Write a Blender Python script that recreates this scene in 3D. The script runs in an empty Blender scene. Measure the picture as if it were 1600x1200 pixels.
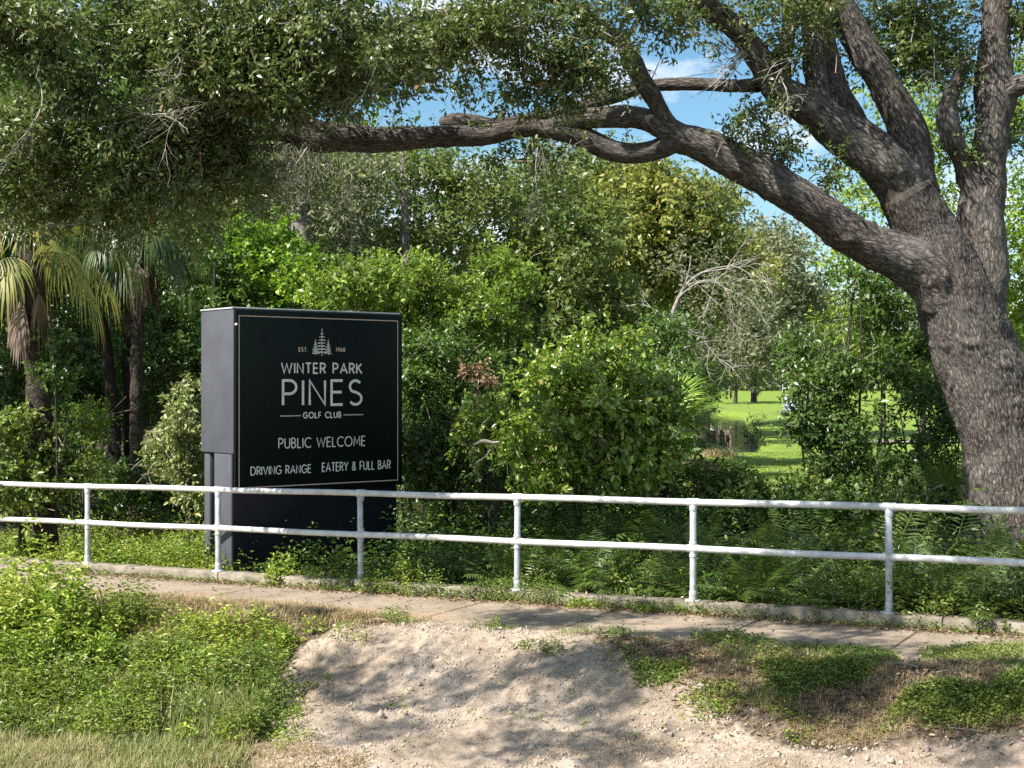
import bpy, math, numpy as np
R = math.radians
sc = bpy.context.scene
# ------------------------------------------------------------------ camera, world, sun, exposure
CAMZ = 2.3
F = 2200.0                     # focal length in pixels of the 1600 px wide photograph
cam = bpy.data.cameras.new('camera'); cam.lens = F/1600*36; cam.sensor_width = 36
cam.clip_start = .1; cam.clip_end = 3000
co = bpy.data.objects.new('camera', cam); sc.collection.objects.link(co)
co.location = (0, 0, CAMZ); co.rotation_euler = (R(90), 0, 0); sc.camera = co

SUN_EL = 48.0
SUN_AZ = (-.82, -.572)          # horizontal direction towards the sun (x right, y away)
sl = bpy.data.lights.new('sun', 'SUN'); sl.energy = 5.0; sl.angle = R(.53); sl.color = (1, .955, .89)
so = bpy.data.objects.new('sun', sl); sc.collection.objects.link(so)
from mathutils import Vector
sd = Vector((SUN_AZ[0]*math.cos(R(SUN_EL)), SUN_AZ[1]*math.cos(R(SUN_EL)), math.sin(R(SUN_EL))))
so.rotation_euler = sd.to_track_quat('Z', 'Y').to_euler(); so.location = (-20, -15, 30)

w = bpy.data.worlds.new('World'); sc.world = w; w.use_nodes = True
nt = w.node_tree; nt.nodes.clear()
N = nt.nodes.new; Lk = nt.links.new
out = N('ShaderNodeOutputWorld'); bg = N('ShaderNodeBackground'); bg.inputs[1].default_value = .068
sky = N('ShaderNodeTexSky'); sky.sky_type = 'NISHITA'; sky.sun_disc = False
sky.sun_elevation = R(SUN_EL); sky.sun_rotation = math.atan2(SUN_AZ[0], SUN_AZ[1]); sky.air_density = 1.0; sky.dust_density = .5; sky.ozone_density = 2
tc = N('ShaderNodeTexCoord'); mp = N('ShaderNodeMapping'); mp.inputs['Scale'].default_value = (1, 1, 2.2); mp.inputs['Location'].default_value = (.35, .1, .22)
nz = N('ShaderNodeTexNoise'); nz.inputs['Scale'].default_value = 4.5; nz.inputs['Detail'].default_value = 9; nz.inputs['Roughness'].default_value = .62
rp = N('ShaderNodeValToRGB'); rp.color_ramp.elements[0].position = .50; rp.color_ramp.elements[1].position = .62
mx = N('ShaderNodeMix'); mx.data_type = 'RGBA'; mx.inputs[7].default_value = (8.6, 8.9, 9.3, 1)
Lk(tc.outputs['Generated'], mp.inputs[0]); Lk(mp.outputs[0], nz.inputs['Vector']); Lk(nz.outputs[0], rp.inputs[0])
hs = N('ShaderNodeHueSaturation'); hs.inputs['Saturation'].default_value = 1.2; hs.inputs['Value'].default_value = 1.12; hs.inputs['Hue'].default_value = .488; Lk(sky.outputs[0], hs.inputs['Color'])
Lk(rp.outputs[0], mx.inputs[0]); Lk(hs.outputs[0], mx.inputs[6]); Lk(mx.outputs[2], bg.inputs[0]); Lk(bg.outputs[0], out.inputs[0])

vs = sc.view_settings; vs.view_transform = 'Standard'; vs.look = 'None'; vs.exposure = 1.08; vs.gamma = 1
sc.render.engine = 'CYCLES'
cy = sc.cycles; cy.max_bounces = 8; cy.diffuse_bounces = 2; cy.glossy_bounces = 2; cy.transmission_bounces = 4; cy.transparent_max_bounces = 6
cy.use_denoising = False
cy.sample_clamp_indirect = 4

# ------------------------------------------------------------------ helpers
def P(px, py, d): return np.array([(px-800)/F*d, d, CAMZ+(600-py)/F*d])
def nrm(a): return a/np.maximum(np.linalg.norm(a, axis=-1, keepdims=True), 1e-9)
class Noise:
    def __init__(s, seed, octv=4, base=1.0):
        r = np.random.default_rng(seed); s.k = []
        for o in range(octv):
            for j in range(5):
                k = r.normal(size=3); k = k/np.linalg.norm(k)*base*(1.9**o)*r.uniform(.7, 1.3)*2*math.pi
                s.k.append((k, r.uniform(0, 6.28), .55**o))
        s.n = sum(a for _, _, a in s.k)**.5*1.0
    def __call__(s, p):
        v = 0
        for k, ph, a in s.k: v = v+a*np.sin(p@k+ph)
        return v/s.n/1.6
def tag(o, label=None, cat=None, group=None, kind=None):
    if label: o['label'] = label
    if cat: o['category'] = cat
    if group: o['group'] = group
    if kind: o['kind'] = kind
    return o
def link(o, parent=None):
    sc.collection.objects.link(o)
    if parent is not None: o.parent = parent
    return o
def mesh(name, V, Q, mat, parent=None, uv=None, smooth=False, col=None, origin=None):
    V = np.asarray(V, dtype=np.float32).reshape(-1, 3); Q = np.asarray(Q, dtype=np.int32)
    if parent is not None:
        off = np.array(parent.location, dtype=np.float32); V = V-off
    if origin is not None: V = V-np.asarray(origin, dtype=np.float32)
    k = Q.shape[1]; me = bpy.data.meshes.new(name)
    me.vertices.add(len(V)); me.vertices.foreach_set('co', V.ravel())
    me.loops.add(Q.size); me.loops.foreach_set('vertex_index', Q.ravel())
    me.polygons.add(len(Q)); me.polygons.foreach_set('loop_start', np.arange(0, Q.size, k, dtype=np.int32))
    if smooth: me.polygons.foreach_set('use_smooth', np.ones(len(Q), dtype=bool))
    if uv is not None:
        l = me.uv_layers.new(name='UVMap'); l.data.foreach_set('uv', np.asarray(uv, dtype=np.float32)[Q.ravel()].ravel())
    if col is not None:
        a = me.color_attributes.new('surf', 'FLOAT_COLOR', 'POINT'); a.data.foreach_set('color', np.asarray(col, dtype=np.float32).ravel())
    me.update(calc_edges=True); me.materials.append(mat)
    o = bpy.data.objects.new(name, me)
    if origin is not None: o.location = tuple(float(t) for t in origin)
    return link(o, parent)
def empty(name, loc, label=None, cat=None, group=None):
    o = bpy.data.objects.new(name, None); o.location = tuple(float(t) for t in loc); link(o); return tag(o, label, cat, group)
class MB:
    def __init__(s): s.V = []; s.Q = []; s.U = []; s.n = 0
    def add(s, V, Q, U=None):
        V = np.asarray(V, float); s.V.append(V); s.Q.append(np.asarray(Q)+s.n); s.U.append(np.zeros((len(V), 2)) if U is None else U); s.n += len(V)
    def box(s, c, ax, h):      # centre, three axes, half sizes
        ax = np.asarray(ax, float); V = []
        for sx in (-1, 1):
            for sy in (-1, 1):
                for sz in (-1, 1): V.append(np.asarray(c)+ax[0]*h[0]*sx+ax[1]*h[1]*sy+ax[2]*h[2]*sz)
        s.add(V, [[0, 1, 3, 2], [4, 6, 7, 5], [0, 4, 5, 1], [2, 3, 7, 6], [0, 2, 6, 4], [1, 5, 7, 3]])
    def build(s, name, mat, parent=None, **k):
        return mesh(name, np.concatenate(s.V), np.concatenate(s.Q), mat, parent, uv=np.concatenate(s.U), **k)
def resample(pts, step):
    pts = np.asarray(pts, float); n = len(pts); out = []
    ext = np.vstack([2*pts[0]-pts[1], pts, 2*pts[-1]-pts[-2]])
    for i in range(n-1):
        p0, p1, p2, p3 = ext[i:i+4]; L = np.linalg.norm(p2[:3]-p1[:3]); m = max(2, int(L/step))
        t = (np.arange(m)/m)[:, None]
        out.append(.5*((2*p1)+(-p0+p2)*t+(2*p0-5*p1+4*p2-p3)*t*t+(-p0+3*p1-3*p2+p3)*t**3))
    out.append(pts[-1:]); return np.vstack(out)
def tube(pts, ring=12, step=.1, lump=0.0, noise=None, cap=True, bark=0.0, flare=0):
    """pts: rows x,y,z,radius"""
    S = resample(pts, step); C = S[:, :3]; Rr = np.maximum(S[:, 3], .0015)
    T = nrm(np.gradient(C, axis=0)); a = np.array([.3, 1, .2]) if abs(T[0] @ nrm(np.array([.3, 1, .2]))) < .9 else np.array([1., 0, 0])
    U = np.zeros_like(C); U[0] = nrm(a-T[0]*(a@T[0]))
    for i in range(1, len(C)): U[i] = nrm(U[i-1]-T[i]*(U[i-1]@T[i]))
    B = np.cross(T, U); th = np.linspace(0, 2*math.pi, ring, endpoint=False)
    D = U[:, None]*np.cos(th)[None, :, None]+B[:, None]*np.sin(th)[None, :, None]
    s = np.concatenate([[0], np.cumsum(np.linalg.norm(np.diff(C, axis=0), axis=1))])
    r = np.repeat(Rr[:, None], ring, 1)
    if lump and noise is not None:
        pn = (C[:, None]+D*Rr[:, None, None]).reshape(-1, 3); r = r*(1+lump*noise(pn).reshape(r.shape)+lump*.45*np.maximum(0, noise(pn*2.7+5)-.35).reshape(r.shape)*2)
    if bark:
        c = th[None]*np.median(Rr); 
        w_ = .035*np.sin(s[:, None]*9+2*np.sin(th[None]*3+s[:, None]*2))+.02*np.sin(s[:, None]*23+th[None]*5)
        nf = max(5, int(round(np.median(Rr)*2*math.pi/.045)))
        q = np.abs(np.sin((th[None]*nf/2+w_*60+1.3*np.sin(s[:, None]*14+th[None]*nf*.5))))
        r = r-bark*(1-q)**2+bark*.5*np.sin(s[:, None]*40+th[None]*nf)
    V = C[:, None]+D*r[:, :, None]
    n = len(C); i = np.arange(n-1)[:, None]*ring; j = np.arange(ring)[None]; j2 = (j+1) % ring
    Q = np.stack([i+j, i+j2, i+ring+j2, i+ring+j], -1).reshape(-1, 4)
    uv = np.stack([np.broadcast_to(th[None]*np.median(Rr), r.shape), np.broadcast_to(s[:, None], r.shape)], -1).reshape(-1, 2)
    V = V.reshape(-1, 3)
    if cap:
        e = (n-1)*ring
        # close the tip with a shrunken ring
        tipr = C[-1]+T[-1]*Rr[-1]*.6+(V[-ring:]-C[-1])*.35; k = len(V); V = np.vstack([V, tipr, C[-1:]+T[-1:]*Rr[-1]*.7]); uv = np.vstack([uv, uv[-ring:], uv[-1:]])
        jj = np.arange(ring); j3 = (jj+1) % ring
        Q = np.vstack([Q, np.stack([e+jj, e+j3, k+j3, k+jj], -1)])
        ev = jj[::2]; Q = np.vstack([Q, np.stack([k+ev, k+(ev+1) % ring, k+(ev+2) % ring, np.full(len(ev), k+ring)], -1)])
    return V, Q, uv
def pxpath(rows):
    """rows (px,py,d,radius px) -> x,y,z,r"""
    return [list(P(a, b, d))+[r*d/F] for a, b, d, r in rows]
# ------------------------------------------------------------------ materials
def newmat(name):
    m = bpy.data.materials.new(name); m.use_nodes = True; t = m.node_tree; t.nodes.clear(); return m, t, t.nodes.new, t.links.new
def ramp(n, cols):
    r = n('ShaderNodeValToRGB'); e = r.color_ramp.elements
    while len(e) > 1: e.remove(e[-1])
    e[0].position = cols[0][0]; e[0].color = (*cols[0][1], 1)
    for p_, c in cols[1:]: x = e.new(p_); x.color = (*c, 1)
    return r
def leaf_mat(name, cols, alt, altamt=.5, trans=(.16, .26, .03), tf=.3, rough=.42, nscale=.8, spec=.5):
    m, t, n, l = newmat(name)
    g = n('ShaderNodeNewGeometry'); r = ramp(n, cols); l(g.outputs['Random Per Island'], r.inputs[0])
    tc = n('ShaderNodeTexCoord'); z = n('ShaderNodeTexNoise'); z.inputs['Scale'].default_value = nscale; z.inputs['Detail'].default_value = 3
    l(tc.outputs['Object'], z.inputs['Vector']); r2 = ramp(n, [(.42, (0, 0, 0)), (.62, (altamt,)*3)]); l(z.outputs[0], r2.inputs[0])
    mx = n('ShaderNodeMix'); mx.data_type = 'RGBA'; l(r2.outputs[0], mx.inputs[0]); l(r.outputs[0], mx.inputs[6]); mx.inputs[7].default_value = (*alt, 1)
    b = n('ShaderNodeBsdfPrincipled'); b.inputs['Roughness'].default_value = rough; b.inputs['Specular IOR Level'].default_value = spec; l(mx.outputs[2], b.inputs['Base Color'])
    tr = n('ShaderNodeBsdfTranslucent'); tm = n('ShaderNodeMix'); tm.data_type = 'RGBA'; tm.inputs[0].default_value = .5
    l(mx.outputs[2], tm.inputs[6]); tm.inputs[7].default_value = (*trans, 1); l(tm.outputs[2], tr.inputs[0])
    ms = n('ShaderNodeMixShader'); ms.inputs[0].default_value = tf; o = n('ShaderNodeOutputMaterial')
    l(b.outputs[0], ms.inputs[1]); l(tr.outputs[0], ms.inputs[2]); l(ms.outputs[0], o.inputs[0]); return m
def plain(name, col, rough=.6, var=.15, scale=8, bump=.0, bscale=40, metal=0, col2=None, spec=.5, uvmap=False):
    m, t, n, l = newmat(name); b = n('ShaderNodeBsdfPrincipled'); o = n('ShaderNodeOutputMaterial'); l(b.outputs[0], o.inputs[0])
    tc = n('ShaderNodeTexCoord'); z = n('ShaderNodeTexNoise'); z.inputs['Scale'].default_value = scale; z.inputs['Detail'].default_value = 6; z.inputs['Roughness'].default_value = .65
    l(tc.outputs['Object'], z.inputs['Vector'])
    c2 = col2 or tuple(c*(1-var) for c in col); r = ramp(n, [(.35, c2), (.65, tuple(min(1, c*(1+(0 if col2 else var*.5))) for c in col))]); l(z.outputs[0], r.inputs[0]); l(r.outputs[0], b.inputs['Base Color'])
    b.inputs['Roughness'].default_value = rough; b.inputs['Metallic'].default_value = metal; b.inputs['Specular IOR Level'].default_value = spec
    if bump:
        z2 = n('ShaderNodeTexNoise'); z2.inputs['Scale'].default_value = bscale; z2.inputs['Detail'].default_value = 5; l(tc.outputs['Object'], z2.inputs['Vector'])
        bp = n('ShaderNodeBump'); bp.inputs['Strength'].default_value = bump; bp.inputs['Distance'].default_value = .01; l(z2.outputs[0], bp.inputs['Height']); l(bp.outputs[0], b.inputs['Normal'])
    return m
def bark_mat(name, ridge, furrow, sx=26, sy=7, lichen=(.30, .29, .25), strength=.9, dist=.02, red=(.16, .09, .06)):
    m, t, n, l = newmat(name); b = n('ShaderNodeBsdfPrincipled'); o = n('ShaderNodeOutputMaterial'); l(b.outputs[0], o.inputs[0])
    uv = n('ShaderNodeUVMap'); tc = n('ShaderNodeTexCoord'); nz = n('ShaderNodeTexNoise'); nz.inputs['Scale'].default_value = 5; nz.inputs['Detail'].default_value = 3; l(tc.outputs['Object'], nz.inputs['Vector'])
    ad = n('ShaderNodeVectorMath'); ad.operation = 'MULTIPLY_ADD'; ad.inputs[1].default_value = (.07, .07, .07); l(nz.outputs['Color'], ad.inputs[0]); l(uv.outputs[0], ad.inputs[2])
    mp = n('ShaderNodeMapping'); mp.inputs['Scale'].default_value = (sx, sy, 1); l(ad.outputs[0], mp.inputs[0])
    v = n('ShaderNodeTexVoronoi'); v.feature = 'DISTANCE_TO_EDGE'; v.inputs['Scale'].default_value = 1; l(mp.outputs[0], v.inputs['Vector'])
    n2 = n('ShaderNodeTexNoise'); n2.inputs['Scale'].default_value = 1.3; n2.inputs['Detail'].default_value = 9; n2.inputs['Roughness'].default_value = .72; n2.inputs['Distortion'].default_value = .6; l(mp.outputs[0], n2.inputs['Vector'])
    r = ramp(n, [(0, (.25,)*3), (.25, (1, 1, 1))]); l(v.outputs['Distance'], r.inputs[0])
    rg_ = ramp(n, [(.36, (.1,)*3), (.52, (.75,)*3), (.66, (1,)*3)]); l(n2.outputs[0], rg_.inputs[0])
    mu = n('ShaderNodeMath'); mu.operation = 'MULTIPLY'; l(r.outputs[0], mu.inputs[0]); l(rg_.outputs[0], mu.inputs[1])
    cr = ramp(n, [(.05, furrow), (.45, tuple(.6*a+.4*c for a, c in zip(ridge, furrow))), (.95, ridge)]); l(mu.outputs[0], cr.inputs[0])
    n3 = n('ShaderNodeTexNoise'); n3.inputs['Scale'].default_value = 1.3; n3.inputs['Detail'].default_value = 8; n3.inputs['Roughness'].default_value = .7; l(tc.outputs['Object'], n3.inputs['Vector'])
    r3 = ramp(n, [(.50, (0, 0, 0)), (.75, (.5, .5, .5))]); l(n3.outputs[0], r3.inputs[0])
    lm = n('ShaderNodeMix'); lm.data_type = 'RGBA'; l(r3.outputs[0], lm.inputs[0]); l(cr.outputs[0], lm.inputs[6]); lm.inputs[7].default_value = (*lichen, 1)
    r4 = ramp(n, [(.30, (.35, .35, .35)), (.48, (0, 0, 0))]); l(n3.outputs[0], r4.inputs[0])
    l4 = n('ShaderNodeMix'); l4.data_type = 'RGBA'; l(r4.outputs[0], l4.inputs[0]); l(lm.outputs[2], l4.inputs[6]); l4.inputs[7].default_value = (*red, 1)
    m5 = n('ShaderNodeMix'); m5.data_type = 'RGBA'; m5.blend_type = 'MULTIPLY'; m5.inputs[0].default_value = .7; l(l4.outputs[2], m5.inputs[6])
    r5 = ramp(n, [(0, (.55, .55, .55)), (.6, (1, 1, 1))]); l(mu.outputs[0], r5.inputs[0]); l(r5.outputs[0], m5.inputs[7]); l(m5.outputs[2], b.inputs['Base Color'])
    b.inputs['Roughness'].default_value = .9; b.inputs['Specular IOR Level'].default_value = .25
    bp = n('ShaderNodeBump'); bp.inputs['Strength'].default_value = strength; bp.inputs['Distance'].default_value = dist; l(mu.outputs[0], bp.inputs['Height']); l(bp.outputs[0], b.inputs['Normal'])
    return m
M = {}
M['oak'] = leaf_mat('oak_leaves', [(0, (.05, .085, .028)), (.45, (.095, .14, .045)), (.8, (.17, .205, .075)), (.93, (.26, .27, .11)), (.975, (.28, .17, .08))], (.17, .22, .055), .6, trans=(.18, .30, .04), rough=.38, nscale=.7, tf=.3, spec=.5)
M['oak2'] = leaf_mat('oak_leaves_far', [(0, (.07, .12, .03)), (.5, (.12, .18, .04)), (.9, (.19, .24, .07)), (.98, (.25, .2, .08))], (.22, .25, .06), .6, trans=(.22, .34, .04), rough=.4, nscale=.4, tf=.35)
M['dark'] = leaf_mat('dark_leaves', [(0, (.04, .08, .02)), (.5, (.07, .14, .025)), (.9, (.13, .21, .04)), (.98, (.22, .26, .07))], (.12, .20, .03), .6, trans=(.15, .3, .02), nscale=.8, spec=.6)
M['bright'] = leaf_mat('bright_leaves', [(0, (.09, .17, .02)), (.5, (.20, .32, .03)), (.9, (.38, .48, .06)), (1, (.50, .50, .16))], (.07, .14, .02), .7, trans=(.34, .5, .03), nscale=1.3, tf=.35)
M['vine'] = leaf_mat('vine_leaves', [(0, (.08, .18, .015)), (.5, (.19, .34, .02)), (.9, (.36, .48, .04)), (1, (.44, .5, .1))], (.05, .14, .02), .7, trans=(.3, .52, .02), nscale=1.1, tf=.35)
M['glossy'] = leaf_mat('glossy_leaves', [(0, (.07, .15, .02)), (.5, (.15, .26, .03)), (.82, (.29, .38, .06)), (.93, (.48, .50, .18)), (.985, (.34, .2, .09))], (.26, .36, .04), .6, trans=(.3, .45, .03), rough=.28, nscale=1.5, spec=.6)
M['pale'] = leaf_mat('pale_leaves', [(0, (.16, .2, .06)), (.5, (.28, .32, .12)), (.9, (.42, .42, .2)), (1, (.4, .3, .1))], (.18, .26, .05), .6, trans=(.3, .4, .08), nscale=2)
M['yellow'] = leaf_mat('yellow_green_leaves', [(0, (.13, .17, .03)), (.5, (.23, .26, .05)), (.85, (.34, .32, .07)), (1, (.40, .28, .08))], (.14, .2, .04), .7, trans=(.36, .4, .05), nscale=.35)
M['moss'] = leaf_mat('grey_green_leaves', [(0, (.10, .13, .06)), (.5, (.17, .20, .10)), (.9, (.26, .28, .16)), (1, (.32, .26, .18))], (.25, .24, .13), .6, trans=(.24, .3, .1), rough=.6, nscale=.3, spec=.3)
M['weed'] = leaf_mat('weed_leaves', [(0, (.09, .17, .02)), (.5, (.18, .30, .03)), (.82, (.34, .42, .06)), (.93, (.46, .45, .12)), (1, (.5, .42, .18))], (.40, .42, .07), .7, trans=(.3, .5, .03), nscale=1.6, tf=.32)
M['clover'] = leaf_mat('ground_cover_leaves', [(0, (.08, .13, .025)), (.5, (.13, .20, .035)), (.9, (.22, .29, .05)), (1, (.3, .24, .1))], (.22, .25, .05), .65, trans=(.25, .38, .03), nscale=1.2)
M['fern'] = leaf_mat('fern_fronds', [(0, (.04, .085, .02)), (.5, (.075, .14, .03)), (.9, (.14, .20, .05)), (1, (.26, .22, .09))], (.13, .17, .04), .6, trans=(.17, .3, .03), rough=.36, nscale=1.6, spec=.5)
M['grass'] = leaf_mat('grass_blades', [(0, (.12, .19, .04)), (.5, (.22, .28, .07)), (.8, (.36, .36, .14)), (1, (.5, .42, .22))], (.40, .34, .16), .7, trans=(.3, .36, .06), rough=.6, nscale=1.0)
M['straw'] = leaf_mat('straw', [(0, (.28, .2, .1)), (.5, (.45, .34, .18)), (.9, (.6, .5, .3)), (1, (.2, .26, .06))], (.3, .2, .11), .6, trans=(.4, .3, .12), rough=.7, nscale=1.5)
M['litter'] = leaf_mat('dead_leaves', [(0, (.12, .07, .035)), (.5, (.25, .16, .09)), (.9, (.45, .34, .2)), (1, (.55, .45, .3))], (.2, .12, .07), .6, trans=(.3, .18, .06), rough=.7, nscale=2, tf=.12)
M['palm'] = leaf_mat('palm_fronds', [(0, (.06, .11, .02)), (.5, (.12, .17, .03)), (.8, (.26, .24, .05)), (1, (.36, .26, .08))], (.40, .36, .07), .7, trans=(.3, .36, .04), rough=.38, nscale=1.4)
M['palmetto'] = leaf_mat('palmetto_fronds', [(0, (.11, .22, .02)), (.5, (.2, .34, .03)), (1, (.36, .42, .07))], (.14, .26, .03), .5, trans=(.32, .5, .03), rough=.36, nscale=2)
M['deadpalm'] = leaf_mat('dead_fronds', [(0, (.13, .09, .06)), (.5, (.24, .18, .13)), (1, (.38, .3, .22))], (.2, .14, .1), .6, trans=(.3, .2, .1), rough=.7, nscale=2, tf=.15)
M['oakbark'] = bark_mat('oak_bark', (.27, .24, .205), (.038, .03, .024), sx=30, sy=6, lichen=(.33, .32, .28), strength=1.0, dist=.03)
M['blackbark'] = bark_mat('black_bark', (.045, .038, .032), (.015, .012, .01), sx=24, sy=6, lichen=(.06, .055, .05))  # trunk bark with the deep shade put into its colour
M['bark'] = bark_mat('dark_bark', (.10, .085, .07), (.025, .02, .016), sx=24, sy=6, lichen=(.2, .19, .16))
M['palebark'] = bark_mat('pale_bark', (.40, .37, .33), (.14, .12, .10), sx=14, sy=8, lichen=(.5, .48, .43), strength=.5)
M['palmbark'] = bark_mat('palm_bark', (.10, .08, .06), (.03, .025, .02), sx=16, sy=14, lichen=(.22, .18, .14))
M['twig'] = plain('twigs', (.28, .24, .20), .8, .4, 6)
M['deadwood'] = plain('grey_dead_wood', (.42, .38, .33), .8, .4, 4)
M['rail'] = plain('white_painted_pipe', (.74, .74, .72), .4, .10, 7, .25, 60, col2=(.50, .49, .46))
M['post'] = plain('galvanised_pipe', (.56, .58, .60), .42, .18, 9, .25, 60, metal=.15, col2=(.36, .36, .35))
M['concrete'] = plain('kerb_concrete', (.29, .25, .19), .9, .45, 5, .6, 60, col2=(.11, .09, .065))
M['signgrey'] = plain('grey_stucco', (.068, .073, .084), .75, .2, 2.0, .5, 90)
M['signblack'] = plain('black_panel', (.0015, .0062, .0055), .5, .2, 3, spec=.16)
M['baseblack'] = plain('black_base', (.008, .009, .014), .7, .2, 3, spec=.2)
M['text'] = plain('pale_vinyl', (.88, .87, .82), .45, .05, 30)
M['copper'] = plain('copper_vinyl', (.72, .52, .40), .45, .15, 30)
M['water'] = plain('pond_water', (.03, .026, .018), .08, .3, 1, .10, 6, spec=.22)
M['wood'] = plain('weathered_wood', (.16, .12, .09), .8, .4, 10, .4, 30)

def pathmat():
    m, t, n, l = newmat('path_concrete'); b = n('ShaderNodeBsdfPrincipled'); o = n('ShaderNodeOutputMaterial'); l(b.outputs[0], o.inputs[0])
    tc = n('ShaderNodeTexCoord'); z = n('ShaderNodeTexNoise'); z.inputs['Scale'].default_value = 2.2; z.inputs['Detail'].default_value = 10; z.inputs['Roughness'].default_value = .7
    l(tc.outputs['Object'], z.inputs['Vector']); r = ramp(n, [(.3, (.19, .145, .10)), (.5, (.29, .23, .165)), (.7, (.37, .30, .225))]); l(z.outputs[0], r.inputs[0])
    v = n('ShaderNodeTexNoise'); v.inputs['Scale'].default_value = 70; v.inputs['Detail'].default_value = 4; l(tc.outputs['Object'], v.inputs['Vector'])
    mx = n('ShaderNodeMix'); mx.data_type = 'RGBA'; mx.blend_type = 'MULTIPLY'; mx.inputs[0].default_value = .6; r2 = ramp(n, [(.35, (.45, .42, .4)), (.55, (1, 1, 1))]); l(v.outputs[0], r2.inputs[0])
    l(r.outputs[0], mx.inputs[6]); l(r2.outputs[0], mx.inputs[7]); b.inputs['Roughness'].default_value = .92
    uv = n('ShaderNodeUVMap'); sx = n('ShaderNodeSeparateXYZ'); l(uv.outputs[0], sx.inputs[0]); md = n('ShaderNodeMath'); md.operation = 'PINGPONG'; md.inputs[1].default_value = .8; l(sx.outputs[0], md.inputs[0])
    jr = ramp(n, [(.010, (.25, .22, .2)), (.022, (1, 1, 1))]); l(md.outputs[0], jr.inputs[0]); mj = n('ShaderNodeMix'); mj.data_type = 'RGBA'; mj.blend_type = 'MULTIPLY'; mj.inputs[0].default_value = 1; l(mx.outputs[2], mj.inputs[6]); l(jr.outputs[0], mj.inputs[7])
    z3 = n('ShaderNodeTexNoise'); z3.inputs['Scale'].default_value = .9; z3.inputs['Detail'].default_value = 6; l(tc.outputs['Object'], z3.inputs['Vector']); r7 = ramp(n, [(.56, (0, 0, 0)), (.72, (.55,)*3)]); l(z3.outputs[0], r7.inputs[0])
    mr = n('ShaderNodeMix'); mr.data_type = 'RGBA'; l(r7.outputs[0], mr.inputs[0]); l(mj.outputs[2], mr.inputs[6]); mr.inputs[7].default_value = (.30, .14, .07, 1); l(mr.outputs[2], b.inputs['Base Color'])
    bp = n('ShaderNodeBump'); bp.inputs['Strength'].default_value = .5; bp.inputs['Distance'].default_value = .006; l(v.outputs[0], bp.inputs['Height']); l(bp.outputs[0], b.inputs['Normal'])
    return m
M['path'] = pathmat()
def groundmat():
    m, t, n, l = newmat('ground'); b = n('ShaderNodeBsdfPrincipled'); o = n('ShaderNodeOutputMaterial'); l(b.outputs[0], o.inputs[0])
    tc = n('ShaderNodeTexCoord'); a = n('ShaderNodeAttribute'); a.attribute_name = 'surf'; sp = n('ShaderNodeSeparateColor'); l(a.outputs['Color'], sp.inputs[0])
    def noise(s, d=8, ro=.65):
        z = n('ShaderNodeTexNoise'); z.inputs['Scale'].default_value = s; z.inputs['Detail'].default_value = d; z.inputs['Roughness'].default_value = ro; l(tc.outputs['Object'], z.inputs['Vector']); return z
    n1 = noise(1.3); n2 = noise(14); n3 = noise(55, 5)
    sand = ramp(n, [(.3, (.25, .20, .15)), (.5, (.375, .30, .228)), (.7, (.44, .37, .295))]); l(n1.outputs[0], sand.inputs[0])
    sp2 = ramp(n, [(.36, (.45, .38, .33)), (.52, (1, 1, 1))]); l(n2.outputs[0], sp2.inputs[0])
    ms = n('ShaderNodeMix'); ms.data_type = 'RGBA'; ms.blend_type = 'MULTIPLY'; ms.inputs[0].default_value = .55; l(sand.outputs[0], ms.inputs[6]); l(sp2.outputs[0], ms.inputs[7])
    soil = ramp(n, [(.3, (.04, .03, .02)), (.55, (.09, .065, .045)), (.7, (.17, .12, .08))]); l(n2.outputs[0], soil.inputs[0])
    lawn = ramp(n, [(.3, (.12, .19, .03)), (.5, (.16, .235, .035)), (.7, (.21, .28, .05))]); l(n1.outputs[0], lawn.inputs[0])
    m1 = n('ShaderNodeMix'); m1.data_type = 'RGBA'; l(soil.outputs[0], m1.inputs[6]); l(ms.outputs[2], m1.inputs[7])
    # ragged edge of the sand
    ad = n('ShaderNodeMath'); ad.operation = 'MULTIPLY_ADD'; ad.inputs[1].default_value = .8; ad.inputs[2].default_value = -.4; l(n2.outputs[0], ad.inputs[0])
    a2 = n('ShaderNodeMath'); a2.operation = 'ADD'; l(sp.outputs[0], a2.inputs[0]); l(ad.outputs[0], a2.inputs[1]); rr = ramp(n, [(.30, (0, 0, 0)), (.75, (1, 1, 1))]); l(a2.outputs[0], rr.inputs[0])
    l(rr.outputs[0], m1.inputs[0])
    m2 = n('ShaderNodeMix'); m2.data_type = 'RGBA'; l(sp.outputs[1], m2.inputs[0]); l(m1.outputs[2], m2.inputs[6]); l(lawn.outputs[0], m2.inputs[7])
    l(m2.outputs[2], b.inputs['Base Color']); b.inputs['Roughness'].default_value = .95; b.inputs['Specular IOR Level'].default_value = .2
    ah = n('ShaderNodeMath'); ah.operation = 'MULTIPLY_ADD'; ah.inputs[1].default_value = .35; l(n3.outputs[0], ah.inputs[0]); l(n2.outputs[0], ah.inputs[2])
    bp = n('ShaderNodeBump'); bp.inputs['Strength'].default_value = .7; bp.inputs['Distance'].default_value = .045; l(ah.outputs[0], bp.inputs['Height']); l(bp.outputs[0], b.inputs['Normal'])
    return m
M['ground'] = groundmat()

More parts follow.
